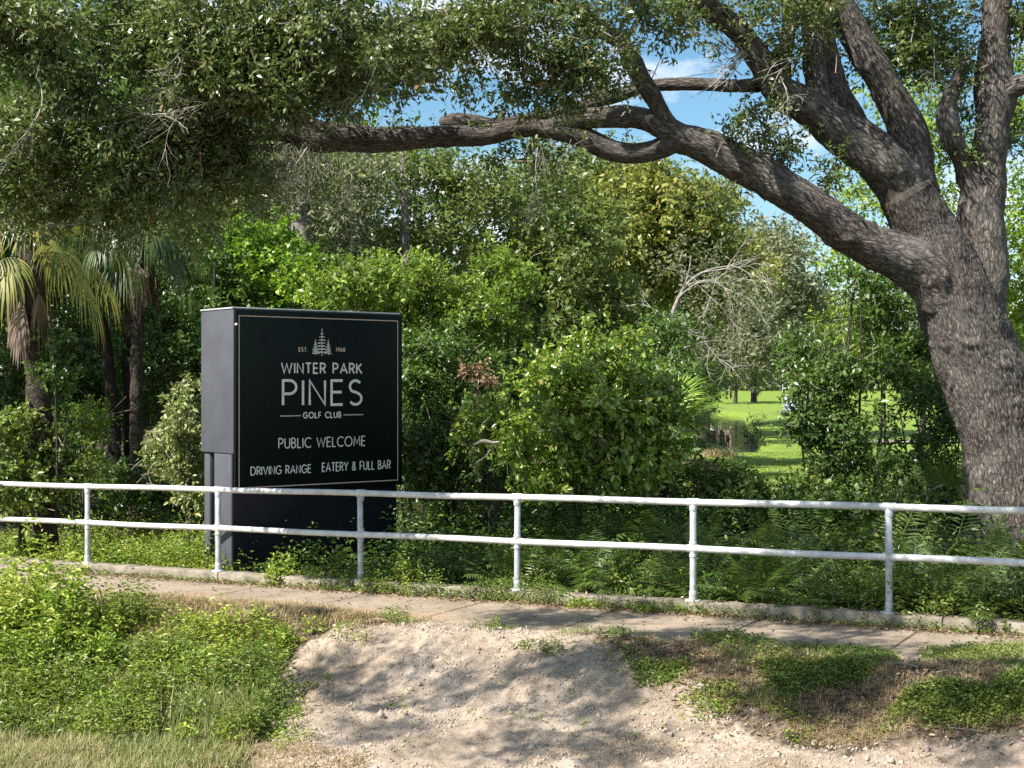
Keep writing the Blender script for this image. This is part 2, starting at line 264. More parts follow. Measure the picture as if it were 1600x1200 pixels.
# ------------------------------------------------------------------ the line of the kerb and the terrain
P0 = np.array([-5.77, 19.14]); UD = nrm(np.array([9.48, -5.29])); ND = np.array([UD[1], -UD[0]])   # ND points towards the camera
def sa(x, y): dx = x-P0[0]; dy = y-P0[1]; return dx*ND[0]+dy*ND[1], dx*UD[0]+dy*UD[1]
def zk(a): return -.13+np.clip(a, -8, 16)/10.856*.18          # kerb top
def ss(x): x = np.clip(x, 0, 1); return x*x*(3-2*x)
nzA = Noise(3, 3, .18); nzB = Noise(5, 4, 1.2); nzC = Noise(8, 3, 6.0); nzD = Noise(9, 2, 14.)
def pin(poly, x, y):
    poly = np.asarray(poly); c = np.zeros(x.shape, bool); n = len(poly); j = n-1
    for i in range(n):
        xi, yi = poly[i]; xj, yj = poly[j]
        with np.errstate(divide='ignore', invalid='ignore'):
            c ^= ((yi > y) != (yj > y)) & (x < (xj-xi)*(y-yi)/(yj-yi+1e-12)+xi)
        j = i
    return c
def gbase(x, y):
    s, a = sa(x, y); zp = zk(a)-.12
    front = zp-.03-.40*ss((s-1.9)/5.0)+.11*ss((s-1.8)/.45)*(1-ss((s-2.5)/.9))-.22*ss((s-2.5)/1.3)
    back = zp-.05+(-.05-zp)*ss((-s-1)/10)
    z = np.where(s > 0, front, back)
    z = z+ss((y-55)/90)*.75+ss((y-150)/80)*.9+ss((y-260)/400)*1.5
    return z
def gpt(px, py):               # point of the ground seen at a pixel (y, x in the world)
    d = np.linspace(5, 260, 6000); x = (px-800)/F*d; z = CAMZ+(600-py)/F*d; k = np.argmax(z < gbase(x, d)); return np.array([x[k], d[k]])
def gpoly(pp): return np.array([gpt(*p) for p in pp])
SAND = gpoly([(515, 985), (640, 975), (820, 985), (930, 1000), (980, 1045), (1080, 1080), (1130, 1110), (1170, 1150), (1230, 1178), (1420, 1180), (1500, 1160), (1640, 1140), (1640, 1240), (380, 1240), (405, 1150), (435, 1080), (470, 1020)])
POND = gpoly([(1060, 708), (1186, 706), (1176, 685), (1170, 660), (1158, 645), (1060, 641)])
POND[:3, 1] = np.minimum(POND[:3, 1], 60)
def ground(x, y):
    z = gbase(x, y); p = np.stack([x, y, 0*x], -1); s, a = sa(x, y)
    near = (y < 40)
    off = ss((s-1.75)/.4)+ss((-s-.2)/.4)
    z = z+np.where(near, off*(.035*nzB(p)+.02*nzC(p)), .05*nzA(p))
    z = z+np.where((s > 1.9) & (y < 22), .010*np.abs(nzD(p))+.06*np.abs(nzB(p*.6))*ss((s-2)/.5)+.012*np.maximum(0, nzC(p*.6)-.2)+.018*np.maximum(nzC(p*1.7), 0)*ss((s-1.9)/.5), 0)
    return z
pond_in = lambda x, y: pin(POND, x, y)
def axis(segs):
    out = [segs[0][0]]
    for a, b, st in segs: out += list(np.linspace(a, b, max(2, int((b-a)/st)))[1:])
    return np.array(out)
gx = axis([(-700, -100, 60), (-100, -25, 6), (-25, -7, .5), (-7, 7, .04), (7, 40, .5), (40, 120, 4), (120, 700, 60)])
gy = axis([(-200, -10, 20), (-10, 6, 1), (6, 8.5, .15), (8.5, 15.5, .035), (15.5, 22, .08), (22, 60, .6), (60, 170, 1.2), (170, 300, 6), (300, 2000, 90)])
X, Y = np.meshgrid(gx, gy); Z = ground(X, Y)
# pond hollow
pm = pond_in(X, Y).astype(float); Z = Z-pm*(.9+.2*(Y > 100))
ny, nx = X.shape; i = np.arange(ny-1)[:, None]*nx+np.arange(nx-1)[None]
Q = np.stack([i, i+1, i+nx+1, i+nx], -1).reshape(-1, 4)
S_, A_ = sa(X, Y)
sandm = pin(SAND, X, Y).astype(float)
for _ in range(7): sandm[1:-1, 1:-1] = (sandm[1:-1, 1:-1]*2+sandm[2:, 1:-1]+sandm[:-2, 1:-1]+sandm[1:-1, 2:]+sandm[1:-1, :-2])/6
pp = np.stack([X, Y, 0*X], -1)
sandm = np.clip(sandm+.45*nzB(pp*1.3)*(sandm > .02)*(sandm < .98)-.35*(nzC(pp*.5) > .75)*(sandm > 0), 0, 1)
sandm = np.maximum(sandm, .38*((S_ > 1.8) & (Y < 25) & (nzB(pp) > .1)))
lawnm = ((Y > 27) & ~((X < 6) & (Y < 300))).astype(float)
col = np.stack([sandm, lawnm, 0*sandm, 0*sandm+1], -1).reshape(-1, 4)
tag(mesh('ground', np.stack([X, Y, Z], -1).reshape(-1, 3), Q, M['ground'], smooth=True, col=col), kind='structure')
# pond surface
x0, x1, y0, y1 = POND[:, 0].min()-1, POND[:, 0].max()+1, POND[:, 1].min()-1, POND[:, 1].max()+1
tag(mesh('water', [[x0, y0, -.5], [x1, y0, -.5], [x1, y1, .05], [x0, y1, .05]], [[0, 1, 2, 3]], M['water']), kind='structure')

# path and kerb
aa = np.arange(-16, 22, .06); rng = np.random.default_rng(1)
rows = []
for fr in (0, .03, .3, .6, .9, 1):
    s_ = .10+fr*1.68+(0 if fr < 1 else .06*nzB(np.stack([aa*1.2, 0*aa, 0*aa], -1))+.03*np.sin(aa*7))
    q = P0[None]+UD[None]*aa[:, None]+ND[None]*(s_ if np.ndim(s_) else np.full(len(aa), s_))[:, None]
    rows.append(np.column_stack([q, zk(aa)-.118-(.05 if fr == 1 else 0)+.006*nzB(np.column_stack([q, 0*aa]))]))
V = np.stack(rows); nr, nc = V.shape[:2]; i = np.arange(nr-1)[:, None]*nc+np.arange(nc-1)[None]
tag(mesh('path', V.reshape(-1, 3), np.stack([i, i+nc, i+nc+1, i+1], -1).reshape(-1, 4), M['path'], uv=np.stack([np.broadcast_to(aa, (nr, nc)), np.broadcast_to(np.arange(nr)[:, None], (nr, nc))], -1).reshape(-1, 2), smooth=True), kind='structure')
mb = MB(); k0 = -15.6
while k0 < 21:
    ln = 3.0; al = np.linspace(k0, k0+ln-.012, 50); prof = [(.115, -.2), (.115, -.02), (.10, 0), (-.10, 0), (-.12, -.02), (-.12, -.25)]; dz = rng.normal()*.006; ds = rng.normal()*.006
    V = np.stack([np.column_stack([P0[None]+UD[None]*al[:, None]+ND[None]*(s_+ds+.006*nzC(np.column_stack([al, al*0+s_*9, al*0])))[:, None], zk(al)+z_+dz+.007*nzC(np.column_stack([al, al*0+s_*7, al*0+2]))]) for s_, z_ in prof])
    nr, nc = V.shape[:2]; i = np.arange(nr-1)[:, None]*nc+np.arange(nc-1)[None]; mb.add(V.reshape(-1, 3), np.stack([i, i+1, i+nc+1, i+nc], -1).reshape(-1, 4))
    e0 = np.arange(nr)*nc
    mb.add(V[:, 0], [[0, 1, 4, 5], [1, 2, 3, 4]]); mb.add(V[:, -1], [[5, 4, 1, 0], [4, 3, 2, 1]])
    k0 += ln
tag(mb.build('kerb', M['concrete']), kind='structure')

# ------------------------------------------------------------------ railing
def apt(a, s=0): q = P0+UD*a+ND*s; return np.array([q[0], q[1], zk(a)])
xs = [-5.77, -3.76, -1.82, .058, 1.91, 3.71]; pa = [(x-P0[0])/UD[0] for x in xs]; pa = [pa[0]-4.5, pa[0]-2.25]+pa+[pa[-1]+2.07, pa[-1]+4.14]
rail = empty('railing', apt(pa[3]), 'white painted two-rail pipe railing on the concrete kerb, along the path', 'railing')
def cyl(p, q, r, ring=14, step=.4): return tube([list(p)+[r], list(q)+[r]], ring, step, cap=True)
up = np.array([0, 0, 1.])
for a in pa:
    b = apt(a); lean = np.array([-.004, 0, 0])*rng.normal()
    mb = MB(); V, Q, U = cyl(b, b+up*1.045+lean, .035); mb.add(V, Q, U)
    for h_ in (.0, .94, .985): pass
    V, Q, U = cyl(b+up*.005, b+up*.10, .042); mb.add(V, Q, U)
    V, Q, U = cyl(b+up*.46, b+up*.49, .040); mb.add(V, Q, U)
    V, Q, U = cyl(b+up*.58, b+up*.62, .040); mb.add(V, Q, U)
    V, Q, U = cyl(b+up*.95, b+up*1.0, .0405); mb.add(V, Q, U)
    post = mb.build('post', M['post'], rail, smooth=True)
    mb = MB(); ang = np.linspace(0, 2*math.pi, 20, endpoint=False); r1 = np.column_stack([b[0]+.085*np.cos(ang), b[1]+.085*np.sin(ang)])
    V = np.vstack([np.column_stack([r1, np.full(20, b[2]-.01)]), np.column_stack([r1, np.full(20, b[2]+.012)]), [[b[0], b[1], b[2]+.013]]])
    jj = np.arange(20); Q = np.stack([jj, (jj+1) % 20, (jj+1) % 20+20, jj+20], -1); ev = jj[::2]; Q2 = np.stack([20+ev, 20+(ev+1) % 20, 20+(ev+2) % 20, np.full(10, 40)], -1)
    mb.add(V, np.vstack([Q, Q2])); fl = mb.build('base_flange', M['post'], None)
    fl.parent = post; fl.location = (0, 0, 0)
    off = np.array(rail.location); me = fl.data
    for v in me.vertices: v.co = v.co-Vector(off)
for h_ in (1.04, .545):
    mb = MB(); e0, e1 = pa[0]-1, pa[-1]+1; pts = [list(apt(a)+up*(h_+.004*math.sin(a*2.1+h_*5)))+[.036] for a in np.arange(e0, e1, .35)]
    V, Q, U = tube(pts, 16, .12); mb.add(V, Q, U)
    for a in pa:
        for sgn in (-1, 1):
            V, Q, U = cyl(apt(a-.062)+up*(h_+.004*math.sin(a*2.1+h_*5)), apt(a+.062)+up*(h_+.004*math.sin(a*2.1+h_*5)), .0425); mb.add(V, Q, U); break
    mb.build('rail', M['rail'], rail, smooth=True)

# ------------------------------------------------------------------ club sign
TH = R(39); fd = np.array([math.cos(TH), math.sin(TH), 0]); sdv = np.array([-math.sin(TH), math.cos(TH), 0]); DC = 18.45
C0 = P(367, 600, DC); C0[2] = 0
fn = -sdv                       # outward normal of the front
def suv(px, py, off=0):         # ray / front plane -> metres along the front, height in the world
    dv = np.array([(px-800)/F, 1, (600-py)/F]); o0 = C0+fn*off; t = ((o0-np.array([0, 0, CAMZ]))@fn)/(dv@fn); h = np.array([0, 0, CAMZ])+dv*t
    return (h-C0)@fd, h[2]
W_ = suv(626, 600)[0]; zt = suv(367, 482)[1]
dL = lambda px: None
# depth of the box from the left edge pixel
k = (315-800)/F; tD = (k*C0[1]-C0[0])/(sdv[0]-k*sdv[1]); TB = abs(tD)
zb = CAMZ+(600-710)/F*DC; zg = -.35
sign = empty('club_sign', (C0[0], C0[1], float(gbase(C0[0], C0[1]))), 'black and grey golf club monument sign with a pine emblem, standing behind the railing', 'sign')
ax = [fd, sdv, up]
def sbox(u0, u1, v0, v1, z0, z1, bev=.012):
    m_ = MB(); c = C0+fd*(u0+u1)/2+sdv*(v0+v1)/2+up*(z0+z1)/2; c[2] = (z0+z1)/2; m_.box(c, ax, ((u1-u0)/2, (v1-v0)/2, (z1-z0)/2)); return m_
def bevel(o, wd=.012):
    b = o.modifiers.new('bevel', 'BEVEL'); b.width = wd; b.segments = 2; b.limit_method = 'ANGLE'
bevel(sbox(-.01, W_, .03, TB, zb, zt).build('cabinet', M['signgrey'], sign))
zp0 = suv(372, 771)[1]
bevel(sbox(-.005, W_+.012, -.022, .026, zp0, zt-.012).build('face_panel', M['signblack'], sign), .006)
panel = bpy.data.objects['face_panel']
w0 = .06
bevel(sbox(.0, .16, .10, TB*.62, zg, zb-.002).build('pillar', M['signgrey'], sign))
bevel(sbox(.02, .12, TB*.80, TB*.97, zg, zb-.002).build('rear_post', M['signgrey'], sign), .02)
bevel(sbox(.162, W_-.06, .16, TB*.6, zg, zb-.002).build('base_wall', M['baseblack'], sign))
bevel(sbox(.002, W_-.03, .06, .098, zg, zb-.01).build('base_face', M['baseblack'], sign), .004)
bevel(sbox(-.02, W_+.01, .028, TB+.01, zt+.001, zt+.022).build('cap', plain('cap_metal', (.45, .47, .48), .4, .15, 8), sign), .004)
mb = MB(); q = C0+fd*.004-sdv*.0225; q[2] = suv(365, 507)[1]; V, Q, U = cyl(q, q-sdv*.02, .018); mb.add(V, Q, U); mb.build('bolt', M['rail'], sign)

# stroke lettering -------------------------------------------------
def arc(cx, cy, rx, ry, a0, a1, n=18): t = np.radians(np.linspace(a0, a1, n)); return [(cx+rx*math.cos(x), cy+ry*math.sin(x)) for x in t]
GL = {
 'W': (1.10, [[(0, 1), (.27, 0), (.55, .92), (.83, 0), (1.10, 1)]]),
 'I': (.0, [[(0, 0), (0, 1)]]),
 'N': (.62, [[(0, 0), (0, 1), (.62, 0), (.62, 1)]]),
 'T': (.56, [[(0, 1), (.56, 1)], [(.28, 0), (.28, 1)]]),
 'E': (.46, [[(.46, 0), (0, 0), (0, 1), (.46, 1)], [(0, .52), (.42, .52)]]),
 'F': (.44, [[(0, 0), (0, 1), (.44, 1)], [(0, .50), (.40, .50)]]),
 'R': (.52, [[(0, 0), (0, 1), (.24, 1)]+arc(.24, .74, .27, .26, 90, -90)+[(0, .48)], [(.25, .48), (.54, 0)]]),
 'P': (.52, [[(0, 0), (0, 1), (.24, 1)]+arc(.24, .73, .28, .27, 90, -90)+[(0, .46)]]),
 'A': (.74, [[(0, 0), (.37, 1), (.74, 0)], [(.13, .33), (.61, .33)]]),
 'K': (.56, [[(0, 0), (0, 1)], [(.54, 1), (.02, .48)], [(.16, .60), (.58, 0)]]),
 'S': (.52, [arc(.27, .755, .235, .245, 35, 90, 6)+arc(.27, .755, .235, .245, 95, 240, 12)+[(.27, .52)]+arc(.27, .245, .25, .245, 62, -90, 14)+arc(.27, .245, .25, .245, -95, -148, 6)]),
 'G': (.82, [arc(.44, .5, .44, .5, 42, 330, 30)+[(.82, .28), (.82, .47), (.50, .47)]]),
 'O': (.96, [arc(.48, .5, .48, .5, 0, 360, 40)]),
 'L': (.42, [[(0, 1), (0, 0), (.42, 0)]]),
 'C': (.76, [arc(.48, .5, .48, .5, 48, 312, 30)]),
 'U': (.62, [[(0, 1)]+arc(.31, .31, .31, .31, 180, 360)+[(.62, 1)]]),
 'B': (.52, [[(0, 0), (0, 1), (.22, 1)]+arc(.22, .755, .22, .245, 90, -90)+[(0, .51)], [(.20, .51)]+arc(.24, .255, .27, .255, 90, -90)+[(0, 0)]]),
 'D': (.72, [[(0, 0), (0, 1), (.22, 1)]+arc(.22, .5, .5, .5, 90, -90, 24)+[(0, 0)]]),
 'V': (.70, [[(0, 1), (.35, 0), (.70, 1)]]),
 'Y': (.66, [[(0, 1), (.33, .45), (.66, 1)], [(.33, 0), (.33, .45)]]),
 'M': (.84, [[(0, 0), (.08, 1), (.42, .25), (.76, 1), (.84, 0)]]),
 '&': (.66, [[(.64, 0), (.14, .66)]+arc(.30, .80, .17, .19, 200, -20, 12)+[(.40, .60), (.12, .42)]+arc(.24, .22, .22, .22, 140, 290, 12)+[(.60, .42)]]),
 '1': (.2, [[(0, .8), (.2, 1), (.2, 0)]]),
 '9': (.5, [arc(.25, .70, .25, .29, 0, 360, 22), [(.50, .70), (.42, .3), (.2, 0)]]),
 '6': (.5, [arc(.25, .30, .25, .29, 0, 360, 22), [(.0, .30), (.08, .7), (.3, 1)]]),
 '8': (.5, [arc(.25, .76, .21, .23, 0, 360, 20), arc(.25, .27, .25, .27, 0, 360, 20)]),
 '.': (.0, [[(0, 0), (0, .10)]]), ' ': (.30, [])}
def ribbon(p, w):
    p = np.asarray(p, float); p = p[np.concatenate([[True], np.linalg.norm(np.diff(p, axis=0), axis=1) > 1e-4])]; closed = np.linalg.norm(p[0]-p[-1]) < 1e-6; n = len(p); d = nrm(np.diff(p, axis=0)); nn = np.column_stack([-d[:, 1], d[:, 0]])
    off = np.zeros_like(p)
    for i in range(n):
        a = nn[i-1] if i > 0 else (nn[-1] if closed else nn[0]); b = nn[i] if i < n-1 else (nn[0] if closed else nn[-1])
        mlt = a+b; L = np.linalg.norm(mlt); mlt = mlt/max(L, 1e-6); c = max(.62, mlt@b); off[i] = mlt/c*w/2
    return p+off, p-off
def textw(s, sp): return sum(GL[c][0]+sp for c in s)-sp
def lettering(name, s, px, y, mat, weight, sp=.26):
    """px=(left,right) at the row, y=(top,bottom) pixels near the middle of the row"""
    mid = (px[0]+px[1])/2; u0 = suv(px[0], y[0])[0]; u1 = suv(px[1], y[0])[0]; z1 = suv(mid, y[0])[1]; z0 = suv(mid, y[1])[1]; H = z1-z0
    w = H*weight; Hs = H-w; us = (u1-u0-w)/textw(s, sp); u = u0+w/2; mb = MB(); e = 0
    for c in s:
        for st in GL[c][1]:
            q = np.array([(u+x*us, z0+w/2+yy*Hs) for x, yy in st]); a, b = ribbon(q, w); e = (e+1) % 3; off = .0235+.0006*e
            V = []; 
            for pt in np.vstack([a, b]): v = C0+fd*pt[0]+fn*off; v[2] = pt[1]; V.append(v)
            k = len(a); mb.add(V, [[j, j+k, j+k+1, j+1] for j in range(k-1)])
        u += (GL[c][0]+sp)*us
    o = mb.build(name, mat, None); o.parent = panel; me = o.data; off = Vector(sign.location)
    for v in me.vertices: v.co -= off
    return o
def bars(name, quads, mat):
    mb = MB(); 
    for e, pts in enumerate(quads):
        V = []
        for u, z in pts: v = C0+fd*u+fn*(.0236+.0005*(e % 5)); v[2] = z; V.append(v)
        mb.add(V, [[0, 1, 2, 3]])
    o = mb.build(name, mat, None); o.parent = panel
    for v in o.data.vertices: v.co -= Vector(sign.location)
lettering('club_name_lettering', 'WINTER PARK', (437.5, 564.5), (566.5, 584.5), M['text'], .145, .30)
lettering('large_name_lettering', 'PINES', (439, 565), (592.5, 634.5), M['text'], .10, .27)
lettering('golf_club_lettering', 'GOLF CLUB', (472, 532), (643.2, 653.5), M['text'], .17, .34)
lettering('established_lettering', 'EST.', (465, 479.5), (542.5, 549.8), M['copper'], .19, .34)
lettering('year_lettering', '1968', (523, 538), (542.8, 550.0), M['copper'], .18, .34)
lettering('public_welcome_lettering', 'PUBLIC WELCOME', (433.5, 569.7), (682.5, 699), M['text'], .105, .26)
lettering('driving_range_lettering', 'DRIVING RANGE', (390, 485), (727, 741), M['text'], .115, .24)
lettering('eatery_lettering', 'EATERY & FULL BAR', (501.5, 609), (720.5, 735), M['text'], .115, .24)
def hbar(x0, x1, y, th=.012):
    u0, z = suv(x0, y); u1 = suv(x1, y)[0]; return [(u0, z-th/2), (u1, z-th/2), (u1, z+th/2), (u0, z+th/2)]
bars('divider_line', [hbar(436, 469, 650, .014), hbar(535, 566, 648.2, .014)], M['copper'])
ul, zT = suv(371.5, 492.5); ur = suv(620.5, 500)[0]; zB = suv(621, 750.5)[1]; th = .013
bars('border_line', [[(ul, zT-th), (ur, zT-th), (ur, zT), (ul, zT)], [(ul, zB), (ur, zB), (ur, zB+th), (ul, zB+th)], [(ul, zB), (ul+th, zB), (ul+th, zT), (ul, zT)], [(ur-th, zB), (ur, zB), (ur, zT), (ur-th, zT)]], M['copper'])
# emblem: three pines
em = []; rr = np.random.default_rng(4)
def pine(cx, top, bot, hw):
    u, z1 = suv(cx, top); z0 = suv(cx, bot)[1]; uw = suv(cx+hw, top)[0]-u; H = z1-z0
    em.append([(u-.006, z0), (u+.006, z0), (u+.003, z1), (u-.003, z1)])
    nl = 8
    for k in range(nl):
        f = k/(nl-1); zz = z1-H*(.08+.78*f)
        for sg in (-1, 1):
            ln = uw*(.12+.88*f**.8)*rr.uniform(.75, 1.1); dz = -ln*.30; t_ = .007+.005*f; mid = rr.uniform(.4, .6)
            em.append([(u, zz+t_*.5), (u, zz-t_*.6), (u+sg*ln, zz+dz*.55-.004), (u+sg*ln*mid, zz+dz*.1+t_*.6)])
pine(501.6, 513, 556, 11); pine(491.5, 530, 555, 6.5); pine(511.5, 530, 555, 6.5)
bars('pine_emblem', em, M['text'])

# ------------------------------------------------------------------ foliage makers
UPV = np.array([0, 0, 1.])
def leaves(base, t, n, L, W, fold=.18, droop=.12, six=False):
    t = nrm(t); s = nrm(np.cross(t, n)); n2 = np.cross(s, t); L = L[:, None]; W = W[:, None]
    v0 = base; v2 = base+t*L-UPV*droop*L
    if not six:
        v1 = base+t*L*.5+s*W*.5+n2*fold*W; v3 = base+t*L*.5-s*W*.5+n2*fold*W
        V = np.stack([v0, v1, v2, v3], 1).reshape(-1, 3); return V, np.arange(len(base)*4).reshape(-1, 4)
    a1 = base+t*L*.28+s*W*.42+n2*fold*W; a2 = base+t*L*.68+s*W*.40+n2*fold*W-UPV*droop*.3*L; b1 = a1-s*W*.84; b2 = a2-s*W*.80; m = base+t*L*.5-n2*.0
    V = np.stack([v0, a1, a2, v2, b2, b1], 1).reshape(-1, 3); k = np.arange(len(base))[:, None]*6
    return V, np.concatenate([k+np.array([[0, 1, 2, 3]]), k+np.array([[0, 3, 4, 5]])])
TOT = [0]
def sprays(rng, c, o, k, twig, L, W, up=.5, spread=.9, lj=.3, **kw):
    n = len(c); t = nrm(o+rng.normal(size=(n, 3))*.4+UPV*up*.5)
    f = rng.random((n, k)); b = c[:, None]+t[:, None]*f[..., None]*twig*rng.uniform(.5, 1.3, (n, 1, 1))+rng.normal(size=(n, k, 3))*twig*.10
    b[..., 2] -= .10*twig*f**2
    ld = nrm(t[:, None]*.7+rng.normal(size=(n, k, 3))*spread); nn = nrm(UPV*(.3+up*.6)+o[:, None]*.9+rng.normal(size=(n, k, 3))*.45)
    LL = L*rng.uniform(1-lj, 1+lj, n*k); TOT[0] += n*k
    return leaves(b.reshape(-1, 3), ld.reshape(-1, 3), nn.reshape(-1, 3), LL, LL*W/L*rng.uniform(.8, 1.2, n*k), **kw)
def ellipsoid(rng, c, r, n, shell=.30, gap=None, thr=-.15):
    out = np.zeros((0, 3)); 
    for _ in range(6):
        m = int((n-len(out))*1.8)+8; v = nrm(rng.normal(size=(m, 3))); q = rng.random(m)**shell; q = q*rng.uniform(.9, 1.12, m); p = v*q[:, None]
        w = c+p*r
        if gap is not None: w = w[gap(w) > thr]
        out = np.vstack([out, w])
        if len(out) >= n: break
    return out[:n]
def crown(rng, lobes, L, W, cover=3.2, k=12, twig=.35, thr=-.15, gs=None, up=.5, shell=.33, six=False, spread=.9, fold=.18, droop=.12, cl=.32, clmax=1.2, cn=1.25):
    """lobes: (px,py,rx,ry,d,rd) - screen ellipse turned into a world ellipsoid"""
    VV = []; QQ = []; off = 0; cen = []
    gap = Noise(int(rng.integers(1e6)), 3, gs or .8)
    for lb in lobes:
        px, py, rx, ry, d, rd = lb[:6]; cv = cover*(lb[6] if len(lb) > 6 else 1); m = d/F; c = P(px, py, d); r = np.array([rx*m, rd, ry*m])
        nl = cv*math.pi*rx*m*ry*m/(.5*L*W*.62); n = max(3, int(nl/k))
        rc = min(cl*min(r)*rng.uniform(.75, 1.25), clmax); ncl = max(4, int(cn*(r[0]*r[2]+r[0]*r[1])/2/rc**2)); cc = ellipsoid(rng, c, r*.92, ncl, .45, gap, thr)
        if len(cc) == 0: cc = c[None]
        ci = rng.integers(0, len(cc), n); vv = nrm(rng.normal(size=(n, 3))); rcs = rc*rng.uniform(.6, 1.35, len(cc))[ci]; pts = cc[ci]+vv*rcs[:, None]*np.array([1.1, 1.1, .75])*(rng.random(n)**.4)[:, None]
        o = nrm(vv+.45*nrm((pts-c)/r)); V, Q = sprays(rng, pts, o, k, twig, L, W, up, spread, six=six, fold=fold, droop=droop); VV.append(V); QQ.append(Q+off); off += len(V); cen.append((pts, c))
    return np.vstack(VV), np.vstack(QQ), cen
def twigs(rng, cen, n, ln=.7, r=.006, mat=None, parent=None, name='twigs', spread=.5):
    mb = MB()
    tot = sum(len(p) for p, _ in cen)
    for p, c in cen:
        m = max(1, int(n*len(p)/tot)); idx = rng.integers(0, len(p), m)
        for j in idx:
            a = p[j]; dr = nrm(c-a+rng.normal(size=3)*spread); l_ = ln*rng.uniform(.4, 1.3); b = a+dr*l_; md = (a+b)/2+rng.normal(size=3)*l_*.08
            V, Q, U = tube([list(b)+[r*1.5], list(md)+[r], list(a)+[r*.4]], 4, 1, cap=False); mb.add(V, Q, U)
    return mb.build(name, mat, parent)
def tree(name, label, cat, mat, lobes, L, W, trunk=None, bark='bark', seed=0, group=None, tw=0, base=None, limbs=None, crownname='crown', **kw):
    rng = np.random.default_rng(seed)
    d = lobes[0][4]
    if base is None:
        bx = trunk[0][0] if trunk else lobes[0][0]; bd = trunk[0][2] if trunk else d; x = (bx-800)/F*bd; base = (x, bd, float(gbase(x, bd)))
    e = empty(name, base, label, cat, group)
    V, Q, cen = crown(rng, lobes, L, W, **kw); mesh(crownname, V, Q, M[mat], e)
    nz_ = Noise(seed+7, 3, 1.5)
    if trunk is not None:
        pts = pxpath(trunk); pts[0][2] = min(pts[0][2], base[2]-.1); V, Q, U = tube(pts, 14, .12, .15, nz_); mesh('trunk', V, Q, M[bark], e, uv=U, smooth=True)
    else:
        pts = []
        c0 = P(*lobes[0][:2], d); r0 = .018+.012*(lobes[0][2]*d/F)
        mb = MB()
        for q in range(3):
            a = np.array(base)+np.array([rng.normal()*.08, rng.normal()*.08, -.1]); tgt = c0+rng.normal(size=3)*np.array([.3, .3, .2])*lobes[0][3]*d/F
            V, Q, U = tube([list(a)+[r0], list((a+tgt)/2+rng.normal(size=3)*.1)+[r0*.8], list(tgt)+[r0*.4]], 7, .25, .1, nz_); mb.add(V, Q, U)
        mb.build('stem', M[bark], e, smooth=True)
    for lm in (limbs or []):
        V, Q, U = tube(pxpath(lm), 9, .15, .15, nz_); mesh('limb', V, Q, M[bark], e, uv=U, smooth=True)
    if tw: twigs(rng, cen, tw, mat=M['twig'], parent=e, ln=twlen(d), r=.004*max(1, d/20))
    return e
def twlen(d): return .5 if d < 25 else 1.0

def branching(mb, rng, p, d, L, r, depth, drop=.1, wig=.18, ring=5):
    n = 5; pts = [list(p)+[r]]; q = np.array(p, float); dd = nrm(np.array(d, float)); kids = []
    for i in range(n):
        dd = nrm(dd+rng.normal(size=3)*wig-UPV*drop*.15); q = q+dd*L/n; pts.append(list(q)+[r*(1-.75*(i+1)/n)])
        if i > 0: kids.append((q.copy(), dd.copy()))
    V, Q, U = tube(pts, ring, L/8, cap=False); mb.add(V, Q, U)
    if depth > 0:
        for q, dd in kids:
            for _ in range(1 if rng.random() < .6 else 2): branching(mb, rng, q, nrm(dd+rng.normal(size=3)*.5), L*rng.uniform(.35, .65), r*.5, depth-1, drop, wig, 4)
# ------------------------------------------------------------------ the big live oak
oak = empty('live_oak', (P(1600, 900, 18)[0], 18, -.1), 'huge leaning live oak with furrowed grey bark whose long limbs arch across the whole picture', 'tree')
nzo = Noise(21, 3, 1.1)
def limb(name, rows, ring=40, step=.04, lump=.14, bark=.006):
    V, Q, U = tube(pxpath(rows), ring, step, lump, nzo, bark=bark); return mesh(name, V, Q, M['oakbark'], oak, uv=U, smooth=True)
D = 18.0
limb('trunk', [(1622, 935, D, 104), (1606, 880, D, 84), (1594, 830, D, 74), (1579, 740, D, 68), (1562, 660, D, 66), (1540, 590, D, 65), (1516, 530, D, 63), (1492, 470, D, 60), (1468, 410, D, 53), (1445, 360, D, 47), (1415, 300, D-.1, 42)], 220, .02, .08, .016)
limb('limb', [(1510, 520, D, 50), (1525, 470, D+.1, 44), (1540, 420, D+.15, 38), (1536, 370, D+.2, 35), (1533, 320, D+.2, 33), (1540, 260, D+.2, 31), (1552, 200, D+.2, 28), (1555, 140, D+.2, 29), (1552, 90, D+.2, 25), (1556, 40, D+.2, 24), (1560, -60, D+.3, 22), (1552, -220, D+.4, 14)], 64, .03)
limb('limb', [(1440, 350, D, 40), (1400, 280, D-.1, 38), (1350, 232, D-.2, 36), (1300, 195, D-.3, 33), (1258, 165, D-.4, 30), (1218, 140, D-.5, 26), (1192, 100, D-.6, 21), (1165, 60, D-.7, 19), (1125, 25, D-.8, 18), (1070, -8, D-1, 17), (980, -50, D-1.3, 13), (880, -90, D-1.6, 9)], 56, .03, .16)
limb('limb', [(1450, 370, D+.1, 33), (1442, 310, D+.15, 28), (1432, 245, D+.2, 27), (1410, 185, D+.2, 26), (1378, 125, D+.2, 25), (1345, 70, D+.2, 24), (1315, 15, D+.2, 26), (1280, -50, D+.1, 22), (1230, -160, D, 14)], 48, .03)
limb('limb', [(1395, 275, D+.25, 19), (1352, 215, D+.3, 18), (1318, 155, D+.3, 17), (1300, 110, D+.25, 16), (1290, 60, D+.2, 15), (1285, -30, D+.1, 13)], 32, .04)
limb('limb', [(1292, 200, D-.35, 22), (1278, 150, D-.35, 17), (1272, 95, D-.3, 16), (1268, 40, D-.2, 17), (1262, -60, D-.1, 14)], 32, .04, .2)
